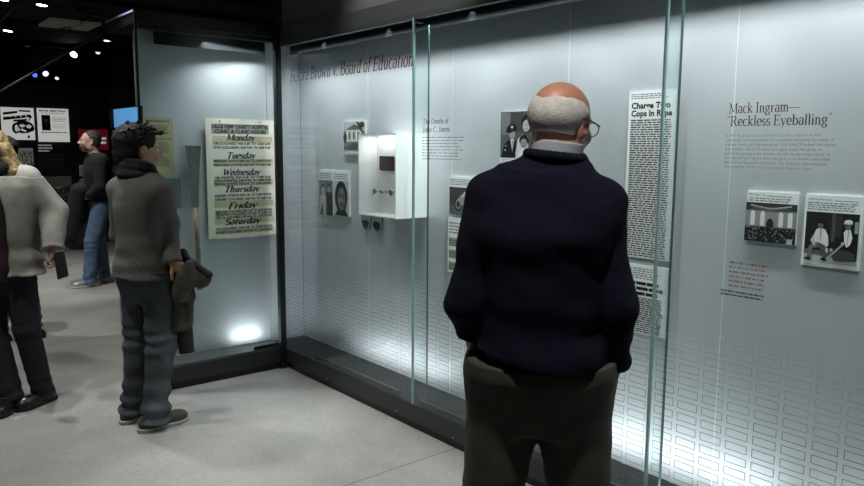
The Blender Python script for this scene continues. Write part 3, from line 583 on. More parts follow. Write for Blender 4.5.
# ------------------------------------------------------------------ far graphic wall
FW = 12.3
def on_wall(px, py, Y=FW):
    r = R @ np.array([(px - 432) / F_PX, -(py - 243) / F_PX, -1.0]); return CAM + r * ((Y - CAM[1]) / r[1])
def far_sign(name, label, cat, x0, x1, z0, z1, draw, board):
    p, q = on_wall(x0, z1), on_wall(x1, z0); x0, x1, z0, z1 = p[0], q[0], q[2], p[2]
    t = empty(name, ((x0 + x1) / 2, FW, z0), label, cat)
    MB().box((x0, FW - .03, z0), (x1, FW - .0005, z1), board).build('board', t)
    s = Sheet((x0, FW - .03, z0), (1, 0, 0), su=x1 - x0, sv=z1 - z0); draw(s); s.build('print', t); return t
lit_white = mat('backlit_white', (.8, .8, .78), .5, emit=((.9, .92, .88), .42))
def cartoon(s):
    k = mat('sign_ink', (.01, .015, .012), .7)
    s.poly([(.06, .84), (.5, .90), (.5, .83), (.06, .76)], k); s.poly([(.54, .93), (.9, .92), (.9, .87), (.54, .88)], k); s.poly([(.06, .70), (.9, .80), (.9, .71), (.06, .60)], k); s.poly([(.36, .62), (.78, .66), (.78, .60), (.36, .56)], k)
    s.ell(.66, .40, .32, .20, k, n=18); s.ell(.42, .36, .12, .17, k); s.poly([(.84, .6), (.95, .74), (.9, .76), (.8, .6)], k); s.ell(.8, .10, .04, .05, k); s.ell(.9, .36, .09, .1, k)
    wv = mat('sign_white', (.7, .7, .68), .6, emit=((.9, .92, .88), .3)); s.ell(.44, .36, .06, .11, wv, 30); s.ell(.62, .44, .09, .05, wv, 30); s.poly([(.55, .3), (.72, .24), (.74, .29), (.6, .36)], wv, 30); s.ell(.82, .42, .08, .06, wv, 30); s.rect(.5, .28, .54, .36, wv, 30)
    for kk in range(5): s.poly([(.1 + kk * .16, .7), (.13 + kk * .16, .7), (.13 + kk * .16, .78), (.1 + kk * .16, .77)], wv, 30)
far_sign('lit_poster', 'backlit white poster with bold black lettering and a drawn figure, above the woman\'s head', 'poster', 0, 35, 140, 107, cartoon, lit_white)
def meeting(s):
    k = mat('sign_ink', (.01, .015, .012), .7); s.sans('MASS MEETING', .06, .90, .075, k, 2, bold=.03, width=.86); s.greek(.12, .85, .88, .88, 1, grey(.1), 2)
    s.rect(.12, .34, .40, .80, grey(.12)); s.ell(.26, .66, .07, .09, grey(.5)); s.poly([(.12, .34), (.16, .52), (.26, .57), (.36, .52), (.4, .34)], grey(.04)); s.poly([(.24, .55), (.28, .55), (.26, .42)], grey(.6)); s.ell(.26, .73, .07, .05, grey(.03))
    s.greek(.48, .62, .93, .76, 3, grey(.3), 2, fill=.3); s.greek(.10, .27, .93, .31, 1, grey(.15), 2, fill=.7); s.greek(.48, .42, .9, .56, 3, grey(.4), 2, fill=.2)
far_sign('lit_poster', 'backlit white mass meeting poster with a small portrait, right of the bold cartoon poster', 'poster', 36.5, 69.5, 142, 108, meeting, lit_white)
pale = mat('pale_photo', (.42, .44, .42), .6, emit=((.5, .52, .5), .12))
def crowd(s):
    rd = random.Random(3)
    s.rect(0, 0, 1, .3, grey(.3), 1)
    for k in range(120): s.ell(rd.random() * .96 + .02, rd.random() * .8 + .05, .025, .05, grey(rd.choice([.08, .2, .5, .6])), 2 + k % 5, 7)
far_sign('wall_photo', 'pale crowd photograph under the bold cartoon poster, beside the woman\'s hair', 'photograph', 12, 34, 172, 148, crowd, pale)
def street(s):
    s.rect(0, .55, 1, 1, grey(.55), 1); s.poly([(0, .3), (.3, .62), (.6, .5), (1, .66), (1, 0), (0, 0)], grey(.28), 2); s.rect(.05, .05, .9, .3, grey(.4), 3)
    rd = random.Random(9)
    for k in range(60): s.ell(rd.random() * .96 + .02, rd.random() * .45 + .05, .02, .04, grey(rd.choice([.06, .2, .6])), 4 + k % 4, 7)
    s.poly([(.05, .4), (.2, .55), (.3, .3), (.2, .2)], grey(.05), 9)
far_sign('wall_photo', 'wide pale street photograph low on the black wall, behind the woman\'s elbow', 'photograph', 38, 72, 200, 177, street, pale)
tx = empty('wall_text', tuple(on_wall(40, 170)), 'small pale lettering on the black wall between the lit posters and the street photograph', 'sign')
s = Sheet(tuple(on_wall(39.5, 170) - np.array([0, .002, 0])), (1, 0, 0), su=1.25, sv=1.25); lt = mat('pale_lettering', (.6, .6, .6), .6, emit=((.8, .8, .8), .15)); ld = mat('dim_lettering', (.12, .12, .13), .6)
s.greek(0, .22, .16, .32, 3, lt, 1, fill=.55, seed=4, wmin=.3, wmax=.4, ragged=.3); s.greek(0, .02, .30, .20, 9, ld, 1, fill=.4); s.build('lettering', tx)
def redp(s): s.greek(.62, .3, .95, .7, 2, mat('sign_white', (.7, .7, .68), .6), 1, fill=.6, wmin=.2, wmax=.5); s.ell(.2, .35, .12, .2, grey(.6), 1)
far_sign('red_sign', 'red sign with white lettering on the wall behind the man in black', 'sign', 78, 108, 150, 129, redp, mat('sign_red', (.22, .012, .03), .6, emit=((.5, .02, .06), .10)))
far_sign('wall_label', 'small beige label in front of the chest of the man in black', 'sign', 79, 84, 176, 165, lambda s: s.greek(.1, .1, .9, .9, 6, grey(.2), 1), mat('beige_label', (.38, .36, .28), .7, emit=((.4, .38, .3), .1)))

# ------------------------------------------------------------------ ceiling: lamps, rails, ducts
def lamp_fix(name, label, loc, target, power, angle, r=.055, length=.16, group=None, color=(1, .97, .92), emit=14.0):
    t = empty(name, loc, label, 'spotlight', group)
    loc = Vector(loc); d = (Vector(target) - loc).normalized()
    MB().tube([loc - d * length, loc - d * (length * .6), loc, loc + d * .012], [r * .6, r * .95, r, r * 1.05], black_metal, 20, cap=True).build('housing', t, True)
    MB().tube([loc + d * .0125, loc + d * .0135], r * .86, mat('lamp_lens_%s_%d' % (name, int(emit * 10)), (1, 1, 1), .5, emit=(color, emit)), 20).build('lens', t)
    MB().tube([loc - d * length * .7, (loc.x, loc.y, ZC - .02)], .008, black_metal, 8).build('stem', t)
    if power: spot('beam', loc + d * .03, target, power, angle, .7, r * .7, color)
    return t
g_ = 'spotlights over the aisle in front of the cases'
AISLE = [((1.05, 4.75, 3.0), (1.2, 4.1, 1.0)), ((1.5, 2.9, 3.0), (1.9, 2.5, 0)), ((.95, .95, 3.0), (1.6, 1.5, 1.4)), ((.35, 4.1, 3.0), (.7, 4.6, .2)), ((1.0, 6.2, 3.0), (1.1, 5.9, 0)), ((.4, 7.6, 3.0), (1.2, 7.4, 0))]
WHERE = ['straight above the young man in grey', 'above the bare floor between the two men', 'above and behind the old man', 'above the woman in the pale jacket', 'above the half-hidden visitor', 'above the open floor behind the woman']
for (a, b_), w_ in zip(AISLE, WHERE): lamp_fix('ceiling_spotlight', 'black ceiling spotlight ' + w_, a, b_, P_CEIL, 75, group=g_)
lamp_fix('ceiling_spotlight', 'black ceiling spotlight washing the grey bulkhead above the long case', (1.35, 3.1, 3.0), (2.42, 3.15, 2.34), 70, 58)
lamp_fix('ceiling_spotlight', 'black ceiling spotlight far down the hall above the man in black', (1.4, 7.5, 3.0), (1.9, 8.6, .8), 150, 60)
lamp_fix('downlight', 'bright round downlight, topmost lamp on the ceiling at the upper left', W(42, 4, 7.6), W(42, 4, 7.6) - np.array([.1, .0, 1]), P_FAR, 80, r=.058, emit=16)
lamp_fix('downlight', 'bright round downlight at the left edge, below and left of the topmost lamp', W(8, 30, 9.2), W(8, 30, 9.2) - np.array([.1, .0, 1]), P_FAR, 80, r=.062, emit=14)
lamp_fix('downlight', 'downlight cut off by the top left corner of the photo', W(4, -1, 8.2), W(4, -1, 8.2) - np.array([.1, .0, 1]), P_FAR, 80, r=.055, emit=10)
lamp_fix('downlight', 'small elliptical lamp just left of the top of the left glass case', W(107, 40, 10.5), W(107, 40, 10.5) - np.array([.1, .1, 1]), 20, 80, r=.05, emit=3)
lamp_fix('track_spotlight', 'small white spotlight on the track, tilted, mid upper left', W(74, 54, 12.2), W(74, 54, 12.2) - np.array([.8, .6, .7]), 20, 60, r=.07, emit=9)
lamp_fix('track_spotlight', 'left one of the two bluish spotlights above the wall posters', W(35, 75, 15.8), W(35, 75, 15.8) - np.array([.2, 1, .5]), 6, 30, r=.055, color=(.08, .16, 1), emit=1.6, length=.25)
lamp_fix('track_spotlight', 'right, whiter one of the two bluish spotlights above the wall posters', W(45.5, 73.5, 15.0), W(45.5, 73.5, 15) - np.array([.0, 1, .4]), 6, 30, r=.065, color=(.45, .6, 1), emit=2.2, length=.25)
for k, (px, py, D, lb) in enumerate(((80, 106, 19, 'tiny lamp just above the man in black'), (107, 99.5, 17, 'tiny lamp left of the end of the glass case, above the blue reflection'), (98, 52, 13, 'dim little lamp right of the white track spotlight'), (57, 78, 15, 'faint lamp right of the two bluish spotlights'))):
    lamp_fix('track_spotlight', lb, W(px, py, D), W(px, py, D) - np.array([.3, .6, .6]), 0, 30, r=.045, emit=3 if k < 2 else 1)
rail_m = mat('rail_grey', (.05, .05, .06), .5, .4)
for k, (a, b_, lb) in enumerate((((0, 92, 9.5), (112, 27, 9.5), 'grey lighting track rising from left to right over the far aisle'), ((20, 70, 11), (100, 36, 11), 'parallel lighting track behind the first, carrying the white spotlight'), ((0, 22, 8.5), (30, -8, 8.5), 'short lighting track at the top left corner'), ((52, 5, 9), (110, 18, 9), 'lighting track near the top, left of the glass case'))):
    tag(MB().tube([W(*a), W(*b_)], .018, rail_m, 8).build('lighting_track'), lb, 'track')
for k, Y in enumerate((6.4, 7.9, 9.0, 11.2, 13.4)):
    struct(box('trim_%d' % (k + 2), (X0, Y, ZC - .07), (8, Y + .18, ZC - .001), ceil_black))
pan = empty('ceiling_panel', (2.0, 9.6, 2.93), 'grey-green pair of slatted ceiling panels between the lamps at upper left', 'ceiling panel')
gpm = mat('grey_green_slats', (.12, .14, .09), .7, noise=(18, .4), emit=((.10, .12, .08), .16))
a = W(11, 17, 9.9); b_ = W(44, 21, 9.9); c_ = W(50, 22, 9.9); d = W(64, 24, 9.9)
MB().box((a[0], 9.35, 2.95), (b_[0] - .02, 9.95, 2.98), gpm).build('slat_panel', pan)
MB().box((b_[0] + .02, 9.35, 2.95), (d[0], 9.95, 2.98), gpm).build('slat_panel', pan)
for x in (a[0] + .05, d[0] - .05): MB().tube([(x, 9.6, 2.98), (x, 9.6, ZC - .005)], .01, rail_m, 8).build('hanger', pan)
ax = MB()
tr = empty('light_strip', tuple(W(15, 41, 12.2)), 'dim yellowish dotted light strip along the ceiling at far left', 'light strip')
p0, p1 = W(-6, 37, 12.2), W(30, 45, 12.2)
MB().tube([p0, p1], .015, black_metal, 6).build('rail', tr)
q_ = MB()
for k in range(7):
    p = p0 + (p1 - p0) * (k + .5) / 7; q_.box(p - np.array([.035, .02, .03]), p + np.array([.035, .02, -.004]), mat('dim_yellow', (.2, .2, .1), .5, emit=((.5, .5, .2), .35)))
q_.build('bulb_row', tr); MB().tube([p1, (p1[0], p1[1], ZC)], .01, rail_m, 6).build('hanger', tr); MB().tube([p0, (p0[0], p0[1], ZC)], .01, rail_m, 6).build('hanger', tr)
cb = MB(); rd = random.Random(2)
for k in range(3):
    p = [W(66 + k * 8, 2 + k * 3, 8.2)]
    for j in range(10): p.append(p[-1] + np.array([rd.uniform(-.12, .12), rd.uniform(.0, .12), rd.uniform(-.08, .05)]))
    cb.tube([(p[0][0], p[0][1], ZC)] + p, .008, rail_m, 6)
tag(cb.build('cable_bundle', smooth=True), 'tangle of dark cables hanging from the ceiling right of the topmost lamp', 'cable')
area('gallery_fill', (-1.2, 3.4, 3.15), (.4, 3.6, 0), P_FILL, 3.0, 5.0, (1, .98, .95))  # added fill lamp under the ceiling, without a fixture
#PEOPLE
# ------------------------------------------------------------------ figures: smooth implicit bodies turned into one mesh each
def v3(*a): return np.array(a, float)
class Field:
    """signed distance on a grid in the figure's own frame (x right, y forward, z up)"""
    def __init__(s, lo, hi, h, k=.02):
        s.lo = np.array(lo, float); s.h = h; n = np.ceil((np.array(hi) - s.lo) / h).astype(int) + 1
        s.ax = [s.lo[i] + h * np.arange(n[i]) for i in range(3)]; s.F = np.full(n, 1.0, np.float32); s.k = k
    def sub(s, lo, hi):
        sl = []; cs = []
        for i in range(3):
            a = max(0, int((lo[i] - s.lo[i]) / s.h)); b = min(len(s.ax[i]), int((hi[i] - s.lo[i]) / s.h) + 2); b = max(b, a)
            sl.append(slice(a, b)); sh = [1, 1, 1]; sh[i] = -1; cs.append(s.ax[i][a:b].reshape(sh))
        return tuple(sl), cs
    def put(s, fn, lo, hi, k=None, op='u'):
        k = s.k if k is None else k; pad = k + 3 * s.h
        sl, (X, Y, Z) = s.sub(np.array(lo) - pad, np.array(hi) + pad)
        if s.F[sl].size == 0: return
        d = fn(X, Y, Z); a = s.F[sl]
        if op == 'u': h = np.clip(.5 + .5 * (a - d) / k, 0, 1); s.F[sl] = a + (d - a) * h - k * h * (1 - h)
        elif op == 's':
            h = np.clip(.5 - .5 * (a + d) / k, 0, 1); s.F[sl] = a + (-d - a) * h + k * h * (1 - h)
    def cone(s, a, b, ra, rb, k=None, cap=None, flat=1.0, fn_=None):
        a = np.array(a, float); b = np.array(b, float); ab = b - a; L2 = ab @ ab; L = math.sqrt(L2); r = max(ra, rb)
        def f(X, Y, Z):
            dx, dy, dz = X - a[0], Y - a[1], Z - a[2]; t0 = (dx * ab[0] + dy * ab[1] + dz * ab[2]) / L2; t = np.clip(t0, 0, 1)
            d = np.sqrt((dx - t * ab[0]) ** 2 + (dy - t * ab[1]) ** 2 + (dz - t * ab[2]) ** 2) - (ra + (rb - ra) * t)
            if cap == 'b': d = np.maximum(d, (t0 - 1) * L)
            if cap == 'ab': d = np.maximum(d, np.maximum((t0 - 1) * L, -t0 * L))
            return d
        s.put(f, np.minimum(a, b) - r, np.maximum(a, b) + r, k)
    def ell(s, c, r, M=None, k=None, op='u'):
        c = np.array(c, float); r = np.array(r, float); M = np.eye(3) if M is None else M; R_ = r.max()
        def f(X, Y, Z):
            dx, dy, dz = X - c[0], Y - c[1], Z - c[2]
            p = [M[0, i] * dx + M[1, i] * dy + M[2, i] * dz for i in range(3)]
            k0 = np.sqrt(sum((p[i] / r[i]) ** 2 for i in range(3))); k1 = np.sqrt(sum((p[i] / r[i] ** 2) ** 2 for i in range(3))) + 1e-9
            return k0 * (k0 - 1) / k1
        s.put(f, c - R_, c + R_, k, op)
    def loft(s, secs, k=None, e=2.4, caps=True, hollow=0):
        """secs rows: z, cx, cy, rx, ry (z rising)"""
        A = np.array(secs, float); zs = A[:, 0]
        lo = [(A[:, 1] - A[:, 3]).min(), (A[:, 2] - A[:, 4]).min(), zs[0]]; hi = [(A[:, 1] + A[:, 3]).max(), (A[:, 2] + A[:, 4]).max(), zs[-1]]
        zz = np.linspace(zs[0], zs[-1], 200); B = [np.interp(zz, zs, A[:, i]) for i in range(1, 5)]
        w = 11; ker = np.ones(w) / w; B = [np.convolve(np.pad(b, w // 2, 'edge'), ker, 'valid') for b in B]
        def f(X, Y, Z):
            zc = np.clip(Z, zs[0], zs[-1]); cx, cy, rx, ry = [np.interp(zc, zz, b) for b in B]
            q = (np.abs((X - cx) / rx) ** e + np.abs((Y - cy) / ry) ** e) ** (1 / e)
            d = (q - 1) * np.minimum(rx, ry)
            if caps: d = np.maximum(d, np.maximum(Z - zs[-1], zs[0] - Z))
            else: d = np.sqrt(np.maximum(d, 0) ** 2 + (Z - zc) ** 2) + np.minimum(d, 0)
            return d
        s.put(f, lo, hi, k)
    def displace(s, fn):
        X, Y, Z = np.meshgrid(*s.ax, indexing='ij', sparse=True); near = np.abs(s.F) < .08
        s.F = np.where(near, s.F + fn(X, Y, Z).astype(np.float32), s.F)
    def clipz(s, z0=None, z1=None):
        Z = s.ax[2].reshape(1, 1, -1)
        if z1 is not None: s.F = np.maximum(s.F, Z - z1)
        if z0 is not None: s.F = np.maximum(s.F, z0 - Z)
    def clip(s, p, n):
        X, Y, Z = [s.ax[i].reshape([-1 if j == i else 1 for j in range(3)]) for i in range(3)]
        s.F = np.maximum(s.F, (X - p[0]) * n[0] + (Y - p[1]) * n[1] + (Z - p[2]) * n[2])
    def mesh(s, name):
        F = s.F; n = F.shape; F[0] = F[-1] = 1; F[:, 0] = F[:, -1] = 1; F[:, :, 0] = F[:, :, -1] = 1
        ins = F < 0; c = np.zeros([q - 1 for q in n], np.int8)
        for i in (0, 1):
            for j in (0, 1):
                for k in (0, 1): c += ins[i:n[0] - 1 + i, j:n[1] - 1 + j, k:n[2] - 1 + k]
        act = np.argwhere((c > 0) & (c < 8)); idx = np.full(c.shape, -1, np.int64); idx[tuple(act.T)] = np.arange(len(act))
        pos = np.zeros((len(act), 3)); cnt = np.zeros(len(act)); O = [(i, j, k) for i in (0, 1) for j in (0, 1) for k in (0, 1)]
        for a in O:
            for b in O:
                if sum(b) - sum(a) == 1 and all(b[q] >= a[q] for q in range(3)):
                    fa = F[tuple((act + a).T)]; fb = F[tuple((act + b).T)]; m_ = (fa < 0) != (fb < 0)
                    t = np.where(m_, fa / np.where(m_, fa - fb, 1), 0)[:, None]; pos += np.where(m_[:, None], np.array(a) + t * (np.array(b) - np.array(a)), 0); cnt += m_
        pos = (act + pos / cnt[:, None]) * s.h + s.lo
        quads = []
        for ax_ in range(3):
            u, w = (ax_ + 1) % 3, (ax_ + 2) % 3; sl0 = [slice(1, -1)] * 3; sl0[ax_] = slice(0, -1); sl1 = [slice(1, -1)] * 3; sl1[ax_] = slice(1, None)
            A = ins[tuple(sl0)]; B = ins[tuple(sl1)]
            for flip, m_ in ((0, A & ~B), (1, ~A & B)):
                e = np.argwhere(m_)
                if not len(e): continue
                off = np.ones(3, int); off[ax_] = 0; e = e + off; du = np.zeros(3, int); du[u] = 1; dw = np.zeros(3, int); dw[w] = 1
                q = [idx[tuple((e - du - dw).T)], idx[tuple((e - dw).T)], idx[tuple(e.T)], idx[tuple((e - du).T)]]
                quads.append(np.stack(q[::-1] if flip else q, 1))
        Q = np.concatenate(quads); Q = Q[(Q >= 0).all(1)]
        me = bpy.data.meshes.new(name); me.from_pydata(pos.tolist(), [], Q.tolist()); me.update(); return me

def rotz(a): a = math.radians(a); return np.array([[math.cos(a), -math.sin(a), 0], [math.sin(a), math.cos(a), 0], [0, 0, 1]])
def rotx(a): a = math.radians(a); return np.array([[1, 0, 0], [0, math.cos(a), -math.sin(a)], [0, math.sin(a), math.cos(a)]])
def roty(a): a = math.radians(a); return np.array([[math.cos(a), 0, math.sin(a)], [0, 1, 0], [-math.sin(a), 0, math.cos(a)]])
def wob(X, Y, Z, f, seed=0, st=(1, 1, 1)):
    rd = np.random.RandomState(seed); o = 0
    for i in range(5):
        d = rd.normal(size=3) * np.array(st); d = d / np.linalg.norm(d) * f * rd.uniform(.7, 1.6); o = o + np.sin(d[0] * X + d[1] * Y + d[2] * Z + rd.uniform(0, 6))
    return o / 5

class Head:
    def __init__(s, c, yaw=0, pitch=0, roll=0, sc=1.0): s.c = np.array(c, float); s.M = rotz(yaw) @ rotx(pitch) @ roty(roll); s.k = sc
    def p(s, *a): return s.c + s.M @ (np.array(a) * s.k)
    def ell(s, F, c, r, k=.01, op='u', M=None): F.ell(s.p(*c), np.array(r) * s.k, s.M if M is None else s.M @ M, k, op)
    def cone(s, F, a, b, ra, rb, k=.01): F.cone(s.p(*a), s.p(*b), ra * s.k, rb * s.k, k)
    def draw(s, F, jaw=1.0):
        s.ell(F, (0, -.012, .030), (.077, .096, .084), .01); s.ell(F, (0, .030, -.030), (.060 * jaw, .064, .080), .03)
        s.ell(F, (0, .058, -.088), (.026, .022, .022), .025); s.ell(F, (0, .078, .024), (.050, .016, .012), .015)
        for x in (-1, 1):
            s.ell(F, (x * .032, .093, .004), (.017, .014, .011), .008, 's'); s.ell(F, (x * .036, .066, -.026), (.024, .022, .020), .02); s.ell(F, (x * .032, .076, .004), (.013, .013, .012), .003)
            s.ell(F, (x * .078, -.008, -.006), (.008, .021, .033), .006, M=rotz(x * -18)); s.ell(F, (x * .084, -.002, -.002), (.006, .011, .018), .004, 's')
            s.ell(F, (x * .012, .100, -.028), (.009, .010, .008), .006); s.ell(F, (x * .050, .0, -.060), (.018, .030, .028), .03)
        s.cone(F, (0, .088, .012), (0, .114, -.020), .008, .012, .010); s.ell(F, (0, .092, -.050), (.024, .010, .0065), .006); s.ell(F, (0, .089, -.061), (.020, .010, .007), .006)
        s.ell(F, (0, .103, -.0555), (.024, .010, .0016), .002, 's')

def hand(F, w, d, n, side=1, curl=(25, 35), spread=1.0, sc=1.0, grip=0):
    """w wrist, d direction of the palm, n normal out of the palm side; side=+1 thumb on +(d x n)"""
    d = np.array(d, float) / np.linalg.norm(d); n = np.array(n, float); n = n - d * (d @ n); n /= np.linalg.norm(n); t = np.cross(d, n) * side
    w = np.array(w, float); M = np.stack([t, d, n], 1)
    F.ell(w + d * .045 * sc, np.array([.042, .052, .016]) * sc, M, .012); F.cone(w - d * .03, w + d * .02 * sc, .026, .024, .02)
    for i, (o, l) in enumerate(((.030, .074), (.010, .082), (-.011, .076), (-.031, .060))):
        p = w + (d * .085 + t * o) * sc; a = curl[0] + 4 * i; q = p; dd = d + t * o * 3 * spread; dd /= np.linalg.norm(dd)
        for j, f in enumerate((.45, .30, .25)):
            an = math.radians(a + j * curl[1]); v = dd * math.cos(an) + n * math.sin(an); e = q + v * l * f * sc; r0 = (.0095 - .001 * j) * sc
            F.cone(q, e, r0, r0 - .001, .003 if j else .006); q = e
    p = w + (d * .022 + t * .034) * sc; q = p
    for j, f in enumerate((.038, .030, .025)):
        v = d * .75 + t * (.75 - .35 * j) + n * (.35 + .35 * j); v /= np.linalg.norm(v); e = q + v * f * sc; F.cone(q, e, (.013 - .0015 * j) * sc, (.0115 - .0015 * j) * sc, .006); q = e

def arm(F, J, s_, ra, k=.025, cap=None, upto='w'):
    S_, E_, W_ = J['sh' + s_], J['el' + s_], J['wr' + s_]
    F.cone(S_, E_, ra[0], ra[1], k); F.cone(E_, W_, ra[1], ra[2], k, cap=cap)
def leg(F, J, s_, rl, k=.03, z0=None, cap=None):
    F.cone(J['hp' + s_], J['kn' + s_], rl[0], rl[1], k); F.cone(J['kn' + s_], J['an' + s_], rl[1] , rl[2], k, cap=cap)

def placed(me, name, mt, parent, smooth=True):
    """me is already in the figure's own frame"""
    o = bpy.data.objects.new(name, me); COL.objects.link(o); me.materials.append(mt); o.parent = parent
    if smooth: me.shade_smooth()
    return o

def bounds(J, pad=.25):
    P_ = np.array([v for k_, v in J.items() if isinstance(v, np.ndarray)]); return P_.min(0) - pad, P_.max(0) + pad

def base_joints(H=1.72, **kw):
    k = H / 1.72
    J = dict(hpL=v3(-.09, 0, .90), hpR=v3(.09, 0, .90), knL=v3(-.10, .015, .49), knR=v3(.10, .015, .49), anL=v3(-.105, -.02, .08), anR=v3(.105, -.02, .08),
             shL=v3(-.175, 0, 1.395), shR=v3(.175, 0, 1.395), elL=v3(-.24, -.03, 1.11), elR=v3(.24, -.03, 1.11), wrL=v3(-.25, .05, .87), wrR=v3(.25, .05, .87),
             nk=v3(0, -.01, 1.45), hd=v3(0, .02, 1.605))
    J = {a: b * k for a, b in J.items()}
    for a, b in kw.items(): J[a] = v3(*b)
    return J
TORSO = [(.80, 0, 0, .145, .10), (.90, 0, -.005, .165, .115), (1.00, 0, 0, .145, .10), (1.12, 0, .005, .145, .10), (1.28, 0, 0, .165, .11), (1.38, 0, -.005, .17, .095), (1.43, 0, -.01, .12, .075), (1.46, 0, -.01, .065, .06)]
def tors(off=0, zlo=0, zhi=9, k=1.0, belly=0, wide=1.0, lean=0):
    return [(z * k, x, y + (belly * .4 if .95 < z < 1.3 else 0) + lean * (z - .9), rx * k * wide + off, ry * k + off + (belly if .88 < z < 1.3 else 0)) for z, x, y, rx, ry in TORSO if zlo <= z <= zhi]

SKIN = lambda n, c: mat(n, c, .5, noise=(30, .12), bump=(220, .05))

def body(name, label, loc, az, J, skin, hd, hands, k=1.0, wide=1.0, belly=0, lean=0, h=.006, jaw=1.0, sc_hand=1.0, feet=(0, 0)):
    lo, hi = bounds(J); lo[2] = -.01; F = Field(lo, hi, h)
    F.loft(tors(0, k=k, wide=wide, belly=belly * .8, lean=lean), .02)
    for s_ in 'LR':
        arm(F, J, s_, (.048, .038, .026)); F.cone(J['sh' + s_] * [.6, 1, 1] + [0, 0, .02], J['sh' + s_], .05, .05, .04)
        leg(F, J, s_, (.085, .055, .036), .03)
        a = J['an' + s_]; f = rotz(feet['LR'.index(s_)]) @ v3(0, 1, 0); F.cone(a + [0, 0, -.035], a * [1, 1, 0] + f * .14 + [0, 0, .026], .030, .014, .01)
    F.cone(J['nk'] - [0, 0, .03], hd.p(0, -.02, -.05), .060 * k, .056 * hd.k, .02)
    hd.draw(F, jaw)
    for s_, kw in hands.items(): hand(F, J['wr' + s_], sc=sc_hand, **kw)
    me = F.mesh('person'); o = placed(me, 'person', skin, None); o.location = loc; o.rotation_euler = (0, 0, math.radians(az - 90))
    return tag(o, label, 'person')

def eyes(root, hd):
    for x in (-1, 1):
        me = bpy.data.meshes.new('eye'); bm = bmesh.new(); bmesh.ops.create_uvsphere(bm, u_segments=16, v_segments=10, radius=.0125 * hd.k, matrix=Matrix.Translation(Vector(hd.p(x * .032, .0765, .004)))); bm.to_mesh(me); bm.free()
        o = placed(me, 'eye', mat('eye_white', (.6, .58, .55), .3), root)
        me2 = bpy.data.meshes.new('iris'); bm = bmesh.new(); bmesh.ops.create_uvsphere(bm, u_segments=12, v_segments=8, radius=.006 * hd.k, matrix=Matrix.Translation(Vector(hd.p(x * .032, .0845, .004)))); bm.to_mesh(me2); bm.free()
        placed(me2, 'iris', mat('eye_dark', (.02, .012, .008), .2), o)

def jacket(root, name, J, mt, zhem, k=1.0, wide=1.0, belly=0, lean=0, off=.022, ra=(.070, .056, .046), h=.007, neck_z=1.475, wrinkle=.004, seed=1, fl=0.0, hemtilt=None, cuffs='LR', cut=None, collar=None):
    lo, hi = bounds(J); lo[2] = zhem - .05; hi[2] = 1.6 * k; F = Field(lo, hi, h)
    T = tors(off, k=k, wide=wide, belly=belly, lean=lean); T = [t for t in T if t[0] > zhem + .02]; b0 = T[0]; T = [(zhem - .03, b0[1], b0[2], b0[3] + fl, b0[4] + fl)] + T
    F.loft(T, .02, caps=True)
    for s_ in 'LR':
        F.cone(J['sh' + s_] * [.5, 1, 1] + [0, 0, .035 * k], J['sh' + s_], .062 * k, .068 * k, .045); F.cone(J['sh' + s_], J['el' + s_], ra[0], ra[1], .022); F.cone(J['el' + s_], J['wr' + s_], ra[1], ra[2], .025, cap='b')
    for x in (-1, 1): F.cone(J['nk'] + [x * .03, -.01, -.05], J['shR' if x > 0 else 'shL'] * [.75, 1, 1] + [0, 0, .015], .062, .055, .03)
    if collar: F.cone(J['nk'] - [0, 0, .10], J['nk'] + [0, 0, collar[1]], collar[0] + .03, collar[0], .04, cap='b')
    F.clipz(zhem, neck_z * k)
    if cut: F.ell(cut[0], cut[1], None, .01, 's')
    if hemtilt: F.clip((0, 0, zhem + hemtilt[0]), hemtilt[1])
    F.ell((J['nk'][0], J['nk'][1] + .005, min(neck_z * k, J['nk'][2] + .02) + .02), (.060, .062, .035), None, .01, 's')
    def dsp(X, Y, Z):
        low = np.clip(1 - (Z - zhem) / .25, 0, 1)
        return wrinkle * (wob(X, Y, Z, 22, seed, (.5, .5, 1.3)) + .8 * low * np.sin(Z * 60 + 5 * wob(X, Y, Z, 9, seed + 3)) + .6 * wob(X, Y, Z, 45, seed + 5, (1, 1, 1.5)))
    F.displace(dsp)
    return placed(F.mesh(name), name, mt, root)

def trousers(root, J, mt, top, k=1.0, wide=1.0, belly=0, off=.012, rl=(.100, .073, .062), h=.007, seed=2, wr=.004, cuff=.035, ankle=.22, lean=0, seat=0):
    lo, hi = bounds(J); lo[2] = 0; hi[2] = top + .04; F = Field(lo, hi, h)
    T = [t for t in tors(off, k=k, wide=wide, belly=belly * .6, lean=lean) if t[0] < top - .01]; l = T[-1]; T = T + [(top, l[1], l[2], l[3], l[4])]
    T = [(t[0], t[1], t[2] - seat * .3, t[3], t[4] + seat) for t in T]
    T = [(T[0][0] - .07, T[0][1], T[0][2], T[0][3] * .72, T[0][4] * .8)] + T
    F.loft(T, .03)
    for s_ in 'LR':
        hp, kn, an = J['hp' + s_], J['kn' + s_], J['an' + s_]; F.cone(hp, kn, rl[0], rl[1], .03); e = an + (an - kn) / np.linalg.norm(an - kn) * max(0, an[2] - cuff); F.cone(kn, e, rl[1], rl[2], .02, cap='b')
    F.clipz(cuff, top)
    def dsp(X, Y, Z):
        low = np.clip(1 - (Z - cuff) / ankle, 0, 1); kn = np.exp(-((Z - J['knL'][2]) / .09) ** 2)
        return wr * (.8 * wob(X, Y, Z, 16, seed, (.6, .6, 1.2)) + (1.0 * low + .5 * kn) * np.sin(Z * 75 + 9 * wob(X, Y, Z, 14, seed + 1)) + .5 * wob(X, Y, Z, 50, seed + 2))
    F.displace(dsp)
    return placed(F.mesh('trousers'), 'trousers', mt, root)

